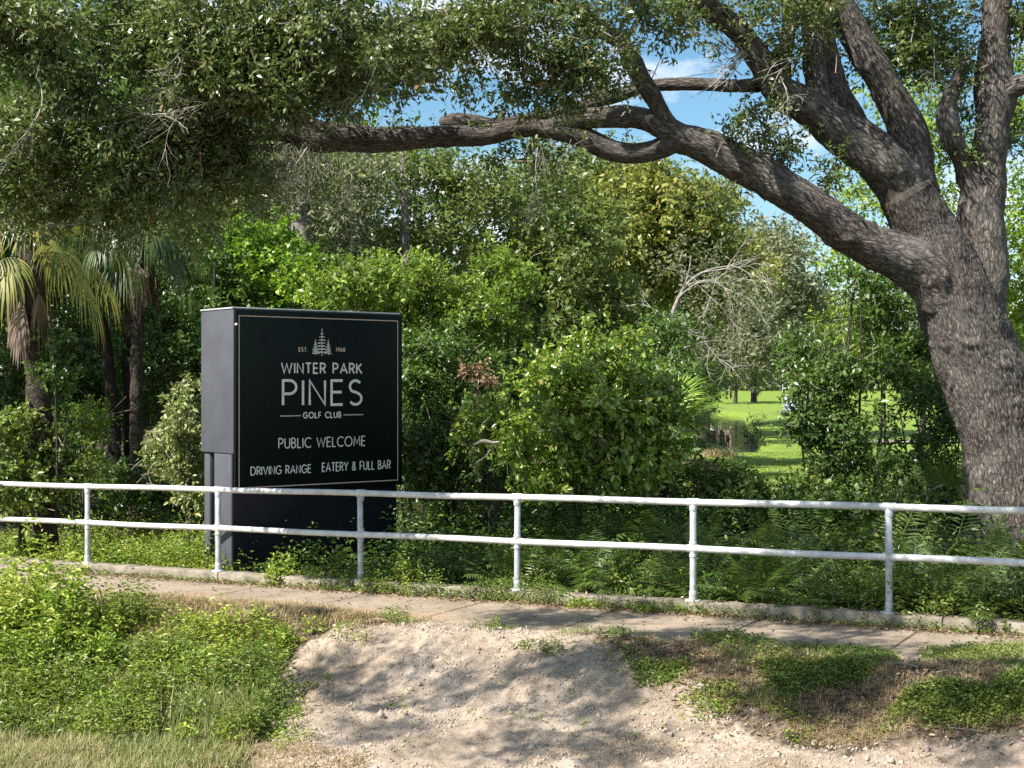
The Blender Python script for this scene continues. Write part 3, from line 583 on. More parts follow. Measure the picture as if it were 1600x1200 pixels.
limb('limb', [(1225, 150, D-.5, 16), (1222, 100, D-.2, 13), (1232, 50, D, 12), (1236, -40, D+.2, 10)], 24, .05)
limb('limb', [(1185, 133, D-.5, 12), (1150, 134, D-.3, 10.5), (1100, 132, D-.1, 10), (1040, 132, D, 10), (1000, 138, D, 10), (960, 150, D, 11), (920, 162, D, 10), (880, 174, D, 9), (820, 186, D, 8), (760, 190, D-.1, 5)], 24, .04, .14)
limb('limb', [(1490, 480, D, 50), (1450, 430, D-.15, 44), (1410, 402, D-.25, 38), (1360, 382, D-.35, 33), (1310, 352, D-.4, 31), (1260, 318, D-.5, 30), (1205, 282, D-.5, 29), (1150, 252, D-.5, 28), (1100, 228, D-.5, 27), (1058, 218, D-.5, 24), (1030, 232, D-.5, 18), (990, 240, D-.5, 16), (950, 234, D-.5, 16), (910, 214, D-.55, 15), (865, 204, D-.6, 15), (820, 200, D-.6, 16), (760, 212, D-.7, 15), (700, 214, D-.8, 17), (640, 216, D-.9, 17), (580, 218, D-1, 19), (530, 212, D-1.1, 24), (490, 212, D-1.2, 24), (450, 208, D-1.3, 15), (400, 212, D-1.4, 9), (320, 222, D-1.5, 6)], 56, .03, .15)
limb('limb', [(1085, 225, D-.5, 22), (1045, 205, D-.55, 21), (1010, 188, D-.6, 17), (970, 182, D-.6, 17), (925, 184, D-.6, 15), (880, 192, D-.6, 14), (840, 202, D-.6, 10), (790, 196, D-.5, 9), (720, 190, D-.6, 12), (690, 190, D-.6, 7)], 32, .035, .16)
limb('limb', [(1072, 222, D-.5, 21), (1045, 195, D-.6, 14), (1025, 160, D-.7, 13), (1003, 125, D-.8, 14), (988, 95, D-.9, 15), (968, 65, D-1, 13), (938, 45, D-1.1, 13), (905, 22, D-1.2, 14), (860, -10, D-1.4, 12), (800, -50, D-1.6, 8)], 32, .035, .15)
limb('limb', [(495, 205, D-1.2, 18), (468, 185, D-1.25, 17), (440, 168, D-1.3, 15), (425, 160, D-1.35, 13)], 28, .03, .25)
limb('limb', [(500, 218, D-1.2, 12), (450, 228, D-1.3, 7), (380, 230, D-1.4, 5), (300, 215, D-1.6, 3)], 16, .05, .15)
limb('limb', [(980, -50, D-1.3, 10), (860, -5, D-1.6, 9), (760, 18, D-2, 9), (680, 24, D-2.2, 9), (610, 38, D-2.4, 8), (540, 62, D-2.6, 7), (470, 82, D-2.8, 5), (400, 100, D-3, 3)], 18, .05, .15)
limb('limb', [(1525, 300, D+.15, 22), (1505, 255, D+.1, 17), (1486, 215, D, 15), (1480, 170, D, 14), (1492, 130, D, 10), (1505, 95, D+.05, 6)], 28, .03, .25)
limb('limb', [(1555, 150, D+.2, 20), (1585, 135, D, 15), (1625, 120, D-.3, 14), (1680, 60, D-.6, 11)], 24, .05, .2)
limb('limb', [(1395, 405, D-.25, 22), (1425, 400, D-.3, 25), (1440, 385, D-.25, 15)], 28, .03, .35)
rg = np.random.default_rng(77)
OL = [ # (px,py,rx,ry,d,rd,density)
 (90, 60, 160, 130, 15, 1.0, 1.1), (290, 50, 150, 120, 14.8, 1.0, 1.1), (460, 45, 130, 90, 15, .9, 1.0), (60, 210, 150, 120, 15, 1, 1.1), (230, 200, 150, 110, 15, 1.0, 1.1), (360, 130, 120, 110, 15, .9, 1.1),
 (130, 285, 170, 60, 15.2, .8, .9), (300, 280, 120, 70, 15.4, .7, .75), (330, 225, 90, 60, 15.6, .6, .8), (480, 140, 110, 75, 15.8, .7, 1.0), (590, 150, 95, 60, 16.4, .7, .95), (600, 60, 110, 65, 16, .8, .9), (650, 110, 90, 55, 16.6, .6, .55), (560, 195, 90, 35, 16.9, .4, .7),
 (720, 30, 90, 35, 16.2, .6, .8), (720, 120, 90, 50, 17, .6, .35), (750, 175, 60, 25, 17.2, .3, .6), (850, 60, 80, 60, 16.6, .7, .95), (880, 110, 80, 45, 16.8, .6, 1.0), (850, 140, 80, 40, 17, .4, .85), (940, 110, 50, 35, 17.2, .4, .7), (800, 15, 80, 30, 16.2, .6, 1.0),
 (970, 20, 90, 30, 16.8, .6, .9), (1040, 25, 60, 25, 17, .4, .9), (1090, 18, 50, 18, 17, .3, .8), (1015, 75, 26, 22, 17.2, .2, .35), (860, 250, 50, 40, 17.4, .3, .55), (850, 300, 40, 45, 17.4, .3, .55), (800, 250, 50, 30, 17.4, .3, .3),
 (1180, 15, 70, 28, 17.2, .4, .9), (1250, 60, 50, 60, 17.1, .4, .75), (1225, 110, 38, 34, 17.1, .3, .55), (1180, 205, 45, 30, 17.4, .3, .55), (1215, 225, 45, 28, 17.5, .3, .45), (1290, 262, 40, 22, 17.6, .2, .4), (1150, 175, 25, 25, 17.3, .2, .35), (1165, 85, 22, 30, 17.2, .2, .2),
 (1400, 35, 60, 45, 18.4, .5, .8), (1465, 50, 60, 45, 18.6, .5, .8), (1440, 10, 100, 25, 18.4, .5, .9), (1505, 110, 30, 40, 18.3, .3, .8), (1500, 160, 26, 35, 18.1, .3, .6), (1590, 60, 26, 50, 18.3, .3, .8), (1620, 20, 40, 40, 18.2, .4, .9),
 (1130, 298, 26, 14, 17.5, .15, .3), (760, 70, 60, 40, 17, .4, .35),
 # above the picture

 (100, -90, 260, 90, 15.5, 1.5, .14), (500, -90, 260, 80, 15, 1.2, .12), (900, -100, 260, 80, 16, 1.0, .10), (1250, -110, 240, 90, 17.5, 1.2, .35), (1560, -160, 200, 130, 18, 1.5, .4),
 (1200, 160, 30, 40, 17.3, .2, .5), (1330, 30, 30, 30, 18.5, .3, .9), (1360, 70, 35, 60, 18.6, .3, .6), (1560, 250, 22, 60, 18.5, .2, .3), (1120, 60, 30, 20, 17.5, .2, .5), (1200, 240, 50, 26, 17.7, .3, .35), (1260, 270, 50, 20, 17.8, .3, .35), (1470, 90, 60, 40, 18.4, .4, .8), (1500, 230, 30, 40, 18.2, .25, .5), (1420, 90, 40, 40, 18.6, .3, .6), (1590, 180, 26, 40, 18.4, .3, .4), (420, 265, 90, 50, 18.2, .5, .7), (340, 300, 80, 50, 17.4, .4, .7), (520, 270, 60, 30, 18.5, .4, .5), (1060, 45, 40, 20, 17.3, .3, .8),
 (200, 335, 120, 40, 15.3, .5, .5), (50, 340, 90, 34, 16, .5, .7), (300, 330, 70, 50, 17, .4, .4), (400, 280, 70, 40, 18, .4, .45), (690, 250, 50, 16, 17.6, .3, .25)]
def over(x, y, rx, ry, h, rz, dens):        # lobe of the crown above the frame, whose shade falls on the ground at x, y
    t = h/sd.z; c = (x+sd.x*t, y+sd.y*t, h-.2); d = c[1]; return (800+c[0]/d*F, 600-(c[2]-CAMZ)/d*F, rx*F/d, rz*F/d, d, ry, dens)
OL += [over(-1.3, 12.6, 1.0, .8, 7.0, .5, .55), (over(.4, 12.0, 1.1, .6, 7.4, .5, .6)), over(-.2, 10.9, .8, .4, 7.4, .4, .4), over(1.6, 13.2, 1.2, .7, 7.2, .5, .7), over(3.0, 12.6, 1.2, .7, 7.5, .5, .75), over(2.6, 11.3, .9, .5, 7.5, .5, .6), over(4.3, 11.6, 1.2, .6, 7.5, .5, .6), over(3.6, 10.4, 1.0, .4, 7.5, .5, .35), over(.8, 14.6, 1.4, .6, 7.0, .5, .6), over(3.6, 14.4, 1.5, .9, 7.5, .6, .8),
  over(3.5, 16.6, 1.8, .8, 7.8, .6, .6), over(5.5, 13.8, 1.2, 1.0, 8, .6, .6), over(6.0, 16.5, 1.2, 1.2, 9, .6, .5)]
OL = [(l[0], l[1]-45, l[2], l[3]*.75, *l[4:]) if 440 <= l[0] <= 770 and l[1] >= 110 and l[1] < 200 else l for l in OL]
OL = [(*l[:4], l[4]-(1.4 if 540 <= l[0] <= 1060 and l[4] > 16 and l[1] > -50 and l[1] < 200 else 0), *l[5:]) for l in OL]
ro = np.random.default_rng(3)
OL += [over(ro.uniform(-2, 5), ro.uniform(10.2, 14.6), ro.uniform(.25, .5), .3, ro.uniform(6.6, 8.2), .25, ro.uniform(.5, .9)) for _ in range(8)]
V, Q, cen = crown(rg, OL, .078, .030, cover=2.7, k=13, twig=.30, thr=-.12, gs=.9, six=False, spread=.8, cl=.30, cn=1.1)
mesh('crown', V, Q, M['oak'], oak)
limb('limb', [(990, -45, D-1.3, 10), (900, -160, D-3, 12), (760, -360, D-5, 13), (500, -620, D-7.5, 14), (100, -800, D-9, 10), (-400, -900, D-10, 5)], 14, .1)
limb('limb', [(1125, 25, D-.8, 15), (980, -120, D-2.2, 12), (760, -240, D-4, 11), (540, -310, D-5.3, 9), (380, -380, D-6.2, 5)], 14, .1)
twigs(rg, cen, 1500, .55, .0045, M['twig'], oak, spread=.9)
rs_ = np.random.default_rng(18); tops = []
for row in ([(1205, 255, D-.5), (1058, 196, D-.5), (940, 218, D-.5), (840, 188, D-.6), (700, 200, D-.8), (540, 196, D-1.1), (450, 196, D-1.3)], [(1350, 200, D-.2), (1258, 140, D-.4), (1192, 80, D-.6)], [(1390, 380, D-.3), (1290, 310, D-.4)]):
    for (x0, y0, d0), (x1, y1, d1) in zip(row[:-1], row[1:]):
        for f in rs_.random(int(abs(x1-x0)/9)): tops.append(P(x0+(x1-x0)*f+rs_.normal()*2, y0+(y1-y0)*f+3, d0+(d1-d0)*f+rs_.normal()*.08))
tops = np.array(tops); tops = tops[nzo(tops*1.4) > -.05]
V, Q = sprays(rs_, tops, np.tile(UPV, (len(tops), 1))+rs_.normal(size=(len(tops), 3))*.5, 16, .13, .05, .02); mesh('limb_sprouts', V, Q, M['clover'], oak)
# bare twigs hanging in the gaps
mb = MB()
for (x0, y0, x1, y1) in [(1165, 85, 1105, 110), (1165, 90, 1120, 60), (1160, 80, 1110, 140), (1150, 100, 1085, 120), (1290, 60, 1240, 20), (830, 40, 790, 0), (395, 150, 270, 210), (140, 150, 30, 210), (300, 30, 270, 90), (1240, 90, 1205, 130), (560, 150, 540, 170), (110, 160, 100, 200), (360, 170, 250, 205), (430, 70, 360, 130)]:
    for q in range(5):
        a = P(x0+rg.normal()*3, y0+rg.normal()*3, 15.0 if x0 < 600 else 17.2); b = P(x1+rg.normal()*14, y1+rg.normal()*14, 15.0 if x0 < 600 else 17.1); md = (a+b)/2+rg.normal(size=3)*.05
        V, Q, U = tube([list(a)+[.008], list(md)+[.005], list(b)+[.002]], 5, .08, cap=False); mb.add(V, Q, U)
for (px, py, d, L_, dr) in [(1180, 90, 17.4, .55, (-1, 0, .1)), (1160, 118, 17.3, .4, (-1, -.2, .5)), (400, 150, 14.6, 1.0, (-1, -.3, -.4)), (320, 40, 14.2, .7, (-.3, -.2, -1)), (520, 60, 15, .7, (.2, -.3, -1)), (700, 60, 16, .7, (.5, -.2, -.7)), (480, 230, 16.4, 1.0, (-.6, -.1, -1)), (540, 235, 16.6, .8, (.4, -.1, -1)), (840, 230, 17, .8, (0, -.2, -1)), (1220, 120, 17, .5, (.1, -.4, -1)), (1460, 60, 18, .7, (0, -.2, -1)), (900, 60, 16.4, .6, (.5, -.3, -.6)), (60, 120, 14.2, .8, (.5, -.3, -.8)), (620, 130, 16, .7, (-.5, -.3, -.6))]:
    branching(mb, rg, P(px, py, d), dr, L_, .008, 2, .3)
mb.build('bare_twigs', M['deadwood'], oak)

# ------------------------------------------------------------------ woodland behind
# far wood masses
rw = np.random.default_rng(5)
def mass(name, lobes, L, W, mat, seed, **kw):
    V, Q, _ = crown(np.random.default_rng(seed), lobes, L, W, **kw); return tag(mesh(name, V, Q, M[mat]), kind='stuff')
mass('far_woods', [(60, 520, 260, 190, 42, 3), (300, 480, 260, 200, 46, 3), (560, 500, 240, 170, 50, 3), (800, 520, 200, 160, 52, 3), (950, 560, 160, 120, 55, 3), (100, 260, 260, 160, 44, 3, .8), (430, 330, 200, 120, 48, 3, .7)], .34, .17, 'dark', 11, cover=2.6, k=10, twig=1.0, gs=.25, thr=-.6)
mass('far_woods', [(80, 120, 330, 190, 50, 3, .8), (420, 200, 200, 110, 50, 3, .5), (560, 120, 160, 100, 50, 3, .4)], .34, .17, 'dark', 13, cover=2.4, k=10, twig=1.0, gs=.25, thr=-.5)
mass('distant_treeline', [(1120, 540, 130, 70, 210, 8), (1260, 530, 120, 75, 215, 8), (1400, 540, 120, 65, 215, 8), (1540, 545, 130, 60, 215, 8), (1690, 540, 110, 60, 215, 8), (1000, 560, 130, 50, 205, 8), (1200, 590, 160, 22, 205, 6), (1400, 588, 200, 20, 205, 6), (1600, 590, 160, 20, 205, 6)], 1.0, .5, 'moss', 12, cover=2.6, k=10, twig=3, gs=.06, thr=-.7)

tree('broadleaf_tree', 'tall tree with yellow-green autumn crown rising above the centre bushes', 'tree', 'yellow',
     [(1010, 370, 120, 95, 40, 2.2), (1080, 400, 90, 90, 40, 2), (940, 420, 90, 90, 40, 2), (1000, 300, 70, 45, 40, 1.6, .9), (1090, 330, 70, 50, 40, 1.6, .8), (1150, 430, 60, 80, 41, 2)], .17, .09, trunk=[(1020, 700, 40, 10), (1015, 560, 40, 9), (1010, 430, 40, 6), (1008, 330, 40, 3)], seed=1, cover=3.2, twig=.6, gs=.5, thr=-.25)
tree('broadleaf_tree', 'dark green tree left of the yellow-green one, reaching up under the lowest oak limb', 'tree', 'oak2',
     [(890, 400, 90, 100, 34, 2), (850, 330, 70, 70, 34, 1.5, .8), (780, 360, 90, 90, 35, 2), (900, 500, 110, 80, 34, 2), (960, 520, 90, 80, 34, 2)], .14, .07, trunk=[(880, 720, 34, 9), (872, 560, 34, 8), (868, 430, 34, 6), (850, 340, 34, 3)], seed=2, cover=3.0, twig=.55, gs=.6)
tree('broadleaf_tree', 'slender tree with a straight pale trunk behind the bright bushes', 'tree', 'oak2',
     [(640, 300, 90, 60, 33, 1.8, .8), (600, 350, 80, 70, 33, 1.8, .8), (700, 310, 80, 60, 33, 1.8, .75), (720, 262, 90, 26, 33, 1.4, .8), (620, 262, 80, 26, 33, 1.4, .8), (690, 380, 70, 50, 33, 1.8, .8)], .13, .065, trunk=[(634, 620, 32, 8.5), (633, 420, 32, 8), (632, 330, 32, 7.5), (630, 240, 32, 6)], bark='palebark', seed=3, cover=2.2, twig=.6, gs=.7, thr=-.1)
tree('mossy_tree', 'mossy tree with a broad pale grey trunk above the vine-covered stump', 'tree', 'moss',
     [(470, 270, 90, 50, 31, 1.6, .75), (540, 290, 70, 60, 31, 1.6, .8), (420, 290, 60, 50, 31, 1.5, .8), (510, 340, 60, 60, 31, 1.6, .6), (560, 370, 70, 40, 31, 1.5, .9)], .12, .05, trunk=[(472, 600, 30.5, 17), (472, 420, 30.5, 16), (470, 340, 30.5, 15), (466, 270, 30.5, 14), (450, 190, 30.5, 9)], bark='palebark', seed=4, cover=2.2, twig=.7, gs=.7, thr=-.1, spread=.7)
tree('mossy_tree', 'tall grey-green tree hung with moss left of the golf course clearing', 'tree', 'moss',
     [(1180, 440, 60, 90, 62, 3), (1215, 520, 80, 60, 62, 3, .9), (1150, 510, 70, 70, 60, 3), (1240, 430, 60, 70, 64, 3, .9), (1200, 390, 60, 50, 64, 3, .7), (1270, 500, 60, 60, 64, 3, .85), (1110, 560, 60, 45, 58, 3)], .26, .11, trunk=[(1096, 700, 60, 9), (1108, 600, 61, 9), (1135, 500, 62, 8), (1170, 420, 62, 4)], seed=5, cover=2.6, twig=1.2, gs=.3, thr=-.2)
tree('mossy_tree', 'thin leaning tree with grey bare limbs in front of the moss-hung tree', 'tree', 'moss',
     [(1110, 450, 45, 40, 36, 1, .35), (1150, 480, 60, 60, 36, 1, .4), (1080, 400, 50, 35, 36, 1, .3)], .12, .05, trunk=[(1000, 680, 30, 4.5), (1018, 600, 31, 4.2), (1040, 520, 32, 3.6), (1066, 455, 33, 2.8), (1100, 425, 33, 2), (1160, 412, 33, .8)], bark='palebark', seed=6, cover=2, twig=.6, gs=.8,
     limbs=[[(1062, 465, 32.5, 1.8), (1075, 430, 32.5, 1.4), (1080, 400, 32.5, .7)], [(1022, 580, 31, 2), (1050, 555, 31, 1.5), (1085, 538, 31, 1.2), (1130, 532, 31, .9), (1160, 545, 31, .5)]])
e = bpy.data.objects['mossy_tree.002']; mb = MB(); rb_ = np.random.default_rng(4)
for px, py, dr, L_ in [(1060, 465, (1, 0, .35), 1.4), (1075, 445, (1, 0, .1), 1.5), (1100, 425, (1, 0, -.3), 1.3), (1140, 415, (1, 0, -.5), 1.1), (1085, 440, (.7, 0, -.8), 1.3), (1040, 520, (.9, 0, .4), 1.2), (1100, 535, (1, 0, -.3), .9), (1050, 500, (-.5, 0, 1), 1.0), (1030, 560, (.7, 0, .7), .9)]:
    branching(mb, rb_, P(px, py, 32.3), dr, L_, .016, 2, .35, .25)
mb.build('bare_branches', M['deadwood'], e)
tree('mossy_tree', 'tall mossy tree at the wood edge shading the middle of the fairway', 'tree', 'moss',
     [(1080, 350, 80, 60, 76, 4), (1130, 420, 70, 70, 80, 4), (1040, 420, 90, 80, 76, 4), (1010, 330, 70, 60, 74, 4), (1110, 520, 50, 50, 78, 3)], .34, .14, trunk=[(1075, 650, 76, 9), (1070, 520, 76, 8), (1075, 420, 76, 6), (1080, 350, 76, 3)], seed=15, cover=2.6, twig=1.3, gs=.25, thr=-.25)
tree('broadleaf_tree', 'tall dense tree far behind the centre, its top just under the oak limb', 'tree', 'oak2',
     [(905, 290, 80, 60, 62, 4), (975, 290, 80, 60, 64, 4), (940, 360, 110, 80, 62, 4), (860, 330, 60, 70, 60, 4, .8), (1000, 400, 90, 70, 62, 3)], .28, .14, trunk=[(930, 690, 62, 9), (930, 520, 62, 8), (925, 400, 62, 6), (920, 310, 62, 3)], seed=16, cover=2.8, twig=1.1, gs=.3, thr=-.25)
tree('distant_tree', 'far dark tree standing on the sunlit fairway beyond the pond', 'tree', 'oak2',
     [(1178, 548, 45, 40, 130, 4), (1165, 575, 30, 20, 130, 3, .8)], .5, .25, trunk=[(1178, 614, 130, 5), (1178, 590, 130, 4), (1178, 550, 130, 2)], seed=7, cover=2.6, twig=2, gs=.2)
tree('distant_tree', 'slim far tree at the left edge of the fairway clearing', 'tree', 'oak2',
     [(1150, 560, 28, 35, 125, 3), (1130, 580, 25, 25, 125, 3)], .5, .25, trunk=[(1150, 614, 125, 2.6), (1150, 590, 125, 2.4), (1150, 560, 125, 1.5)], seed=8, cover=2.6, twig=2, gs=.2)
tree('distant_tree', 'broad grey-green tree on the far side of the fairway, right of the clearing', 'tree', 'moss',
     [(1280, 520, 60, 55, 140, 4), (1330, 540, 50, 45, 140, 4), (1240, 555, 30, 30, 140, 3, .8)], .5, .22, trunk=[(1290, 612, 140, 4), (1290, 590, 140, 4), (1285, 550, 140, 2)], seed=9, cover=2.6, twig=2, gs=.2)
tree('young_tree', 'light green sapling crown glimpsed between the two upright oak stems', 'tree', 'bright',
     [(1480, 330, 45, 60, 26, 1.2, .7), (1430, 150, 45, 80, 26, 1, .45), (1470, 230, 45, 60, 26, 1, .55), (1350, 330, 60, 50, 26, 1, .6), (1370, 250, 45, 60, 26, 1, .4), (1500, 420, 30, 60, 26, 1, .7), (1340, 400, 60, 40, 26, 1, .6), (1330, 170, 40, 50, 26, .8, .3)], .10, .05, trunk=[(1440, 700, 26, 6), (1445, 500, 26, 4), (1460, 330, 26, 3), (1450, 180, 26, 1.5)], seed=10, cover=2.4, twig=.5, gs=1.0, thr=0)
tree('young_tree', 'light green tree filling the gap right of the great oak', 'tree', 'bright',
     [(1590, 330, 55, 70, 28, 1.5, .8), (1600, 430, 50, 50, 28, 1.4, .9), (1580, 220, 35, 60, 28, 1, .7), (1600, 130, 30, 50, 28, 1, .5), (1640, 500, 80, 80, 28, 1.6), (1680, 380, 90, 120, 28, 2, .7)], .11, .055, trunk=[(1640, 720, 28, 8), (1630, 520, 28, 6), (1620, 380, 28, 4), (1610, 250, 28, 2)], seed=11, cover=2.4, twig=.5, gs=.8, thr=-.05)
tree('broadleaf_tree', 'rounded dark tree low on the right edge behind the oak trunk', 'tree', 'oak2',
     [(1620, 560, 80, 60, 45, 2), (1560, 520, 40, 25, 46, 1.5, .8)], .18, .09, trunk=[(1620, 660, 45, 6), (1620, 600, 45, 5), (1620, 550, 45, 3)], seed=12, cover=2.6)

# left side dark wood
for j, (args) in enumerate([
    ('tall dark tree behind the palms at the left edge', [(30, 420, 110, 110, 27, 2), (-350, 60, 260, 140, 24, 2.5, .8), (-560, -120, 260, 160, 23, 2.5, .8), (-250, -160, 200, 120, 25, 2.5, .6), (-300, 350, 150, 200, 25, 2, .8), (-160, 200, 130, 250, 23.2, 1.6, 1.1), (-310, 420, 200, 230, 23.2, 1.6, 1.1), (-380, 100, 200, 200, 24, 1.6, 1), (60, 560, 120, 110, 27, 2), (20, 690, 100, 80, 26, 1.6)], (30, 740, 27, 9)),  # lobes left of the frame are added, unseen, to shade the left woods
    ('dark leafy tree between the palm trunks and the sign', [(250, 430, 100, 90, 28, 2), (270, 540, 110, 90, 27, 2, 1.1), (200, 620, 90, 60, 28, 1.6, .8), (330, 470, 60, 60, 28, 1.5)], (280, 740, 28, 8)),
    ('dark tree with thin branches rising just left of the sign cabinet', [(160, 500, 80, 100, 30, 2, .8), (330, 560, 60, 100, 26, 1.3)], (330, 740, 26, 6)),
    ('high dark crown above the vine-covered mound', [(330, 300, 90, 60, 36, 2), (420, 380, 90, 80, 38, 2), (240, 320, 90, 90, 34, 2), (560, 420, 90, 60, 38, 2)], (380, 640, 36, 7))]):
    lab, lb, (tx, ty, td, tr) = args
    tree('broadleaf_tree', lab, 'tree', 'dark', lb, .11, .055, trunk=[(tx, ty, td, tr), (tx-4, ty-120, td, tr*.85), (tx+2, ty-230, td, tr*.6), (tx+6, ty-330, td, tr*.3)], seed=30+j, cover=2.8, twig=.5, gs=.7, thr=-.2)
for j, (lab, tp, gname) in enumerate([
    ('shade-coloured trunk leaning right below the palm fronds', [(186, 760, 24, 11), (176, 640, 24, 10), (166, 540, 24, 9), (156, 460, 24, 8.5), (150, 330, 24, 7)], 0),
    ('straight shade-coloured trunk just right of the leaning one', [(206, 760, 24.3, 13), (204, 640, 24.3, 11.5), (200, 520, 24.3, 11), (194, 400, 24.3, 11), (190, 300, 24.3, 9)], 0)]):
    tree('palm_tree' if j else 'slim_tree', lab+(', a cabbage palm with dead skirts' if j else ''), 'palm' if j else 'tree', 'dark', [(160, 320, 60, 40, 24, .8, .6)] if not j else [(200, 500, 16, 60, 24.1, .25, .5)], .07, .035, trunk=tp, bark='blackbark', seed=60+j, cover=2, crownname='crown' if not j else 'vine')

# vine covered mound
tree('vine_covered_tree', 'rounded snag smothered in bright sunlit vines above the sign', 'tree', 'vine',
     [(385, 370, 60, 45, 27, 1.4, .9), (440, 410, 55, 50, 27, 1.3), (340, 370, 45, 30, 26.5, 1, .7), (470, 440, 50, 40, 26.5, 1.2)], .10, .07, seed=40, cover=2.8, twig=.3, gs=1.0, thr=-.05, trunk=[(420, 700, 28, 16), (415, 500, 28, 14), (410, 400, 28, 10)])
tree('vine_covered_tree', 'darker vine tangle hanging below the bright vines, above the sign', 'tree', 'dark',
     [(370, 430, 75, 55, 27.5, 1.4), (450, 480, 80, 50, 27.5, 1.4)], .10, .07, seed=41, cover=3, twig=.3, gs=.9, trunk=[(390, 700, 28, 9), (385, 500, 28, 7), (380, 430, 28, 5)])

# bushes behind the sign and in the middle
B = [
 ('bright yellow-green bush peeking over the top left of the sign', 'bright', [(560, 440, 75, 35, 22.5, .9), (520, 460, 50, 35, 22.5, .8)], .095, .04, 50, {}),
 ('bright bush rising over the right corner of the sign', 'bright', [(650, 440, 60, 40, 23, 1), (600, 415, 30, 18, 23, .4, .6), (700, 480, 70, 55, 23, 1.1), (640, 500, 50, 50, 23.3, .9)], .095, .04, 51, {}),
 ('bright pointed bush between the sign and the glossy bush', 'bright', [(790, 430, 38, 40, 24, .9, .8), (770, 392, 20, 22, 24, .3, .5), (820, 440, 26, 26, 24, .4, .6), (750, 470, 60, 60, 24, 1), (770, 530, 60, 60, 24, 1, .9)], .095, .04, 52, {}),
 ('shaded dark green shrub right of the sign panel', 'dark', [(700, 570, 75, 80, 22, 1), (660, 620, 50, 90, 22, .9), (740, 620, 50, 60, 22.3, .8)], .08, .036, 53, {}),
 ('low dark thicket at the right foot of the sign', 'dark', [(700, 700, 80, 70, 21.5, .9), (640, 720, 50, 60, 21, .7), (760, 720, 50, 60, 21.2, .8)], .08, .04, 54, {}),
 ('large glossy-leaved bush in full sun at the centre of the picture', 'glossy', [(905, 590, 85, 65, 19.5, 1.0), (880, 650, 95, 75, 19.2, 1.0), (960, 640, 85, 75, 19.3, 1.0), (930, 545, 45, 32, 19.6, .6, .8), (985, 538, 22, 26, 19.6, .3, .5), (850, 560, 22, 26, 19.6, .3, .5), (920, 522, 16, 18, 19.6, .25, .5), (1045, 620, 24, 30, 19.5, .3, .5), (800, 690, 30, 35, 19.3, .4, .6), (1010, 670, 60, 70, 19.3, .8), (870, 720, 90, 60, 19, .9), (970, 730, 90, 50, 19, .9), (845, 610, 40, 35, 19.4, .5, .8)],   .095, .046, 55, dict(six=True, cover=3.0, cn=1.0, cl=.28)),
 ('small glossy bush left of the large one, under the dead branch', 'glossy', [(770, 655, 55, 30, 20, .5, .8), (740, 680, 45, 30, 20, .5, .6), (810, 690, 40, 40, 20, .6, .8)], .075, .038, 56, dict(six=True)),
 ('low hedge of mixed leaves in front of the sunny lawn', 'clover', [(1090, 755, 70, 22, 20, .6), (1170, 762, 80, 22, 19.8, .6), (1250, 768, 70, 22, 19.6, .6)], .075, .04, 57, dict(six=True)),
 ('dark shrub with drooping leaves left of the lawn view', 'dark', [(1290, 640, 65, 80, 20.5, .8, 1.3), (1270, 570, 55, 60, 21, .8, .75), (1310, 700, 50, 60, 20.3, .7, 1.2), (1240, 650, 20, 40, 20.5, .4, .3)], .085, .035, 58, dict(cover=3.0)),
 ('tall leafy shrub under the low oak limb, above the lawn', 'bright', [(1370, 490, 75, 50, 21.5, .8, .7), (1320, 520, 50, 60, 21.5, .8, .6)], .085, .035, 59, dict(cover=2.2)),
 ('dark leafy branches hanging behind the oak limb', 'dark', [(1330, 440, 40, 28, 20.5, .5, .8), (1400, 470, 70, 50, 20.8, .7, .8), (1420, 550, 75, 60, 20.8, .7, 1.1)], .085, .035, 60, dict(cover=2.8)),
 ('dark shrub against the left side of the oak trunk', 'dark', [(1455, 640, 45, 80, 19.6, .6, 1.2), (1420, 720, 80, 40, 19.4, .7, .9), (1480, 720, 40, 70, 19.2, .6, 1), (1350, 560, 60, 40, 20, .4, .8), (1370, 660, 35, 40, 20, .4, .5)], .085, .035, 61, dict(cover=2.8)),
 ('pale-leaved shrub beside the grey left side of the sign', 'pale', [(285, 660, 42, 50, 19.9, .5), (265, 720, 40, 45, 19.8, .5), (300, 740, 35, 50, 19.7, .5), (300, 620, 28, 25, 20, .3)], .08, .04, 62, dict(six=True)),
 ('sunlit yellow-green shrub between the palm and the shade-coloured trunks', 'bright', [(125, 660, 30, 55, 22, .5, .7), (140, 720, 35, 45, 22, .6, .6)], .07, .035, 63, {}),
 ('leafy vine shrub at the bottom left edge behind the railing', 'clover', [(30, 700, 60, 60, 20.8, .7), (90, 740, 60, 40, 20.8, .6), (20, 770, 60, 40, 20.5, .5)], .08, .045, 64, dict(six=True)),
 ('wide low shrub with red-tinged leaves behind the right railing bay', 'clover', [(1180, 560, 14, 10, 30, .3, .1), (1440, 790, 70, 28, 18.3, .5)], .075, .04, 65, {}),
]
for lab, mat, lb, L_, W__, sd_, kw in B:
    k2 = dict(cover=2.8, k=11, twig=.24, gs=1.3, thr=-.12, cn=1.05, cl=.30); k2.update(kw); lb = [l for l in lb if l[4] < 29 or mat != 'clover']
    tree('shrub', lab, 'shrub', mat, lb, L_, W__, seed=sd_, tw=60, group=None, crownname='foliage', **k2)

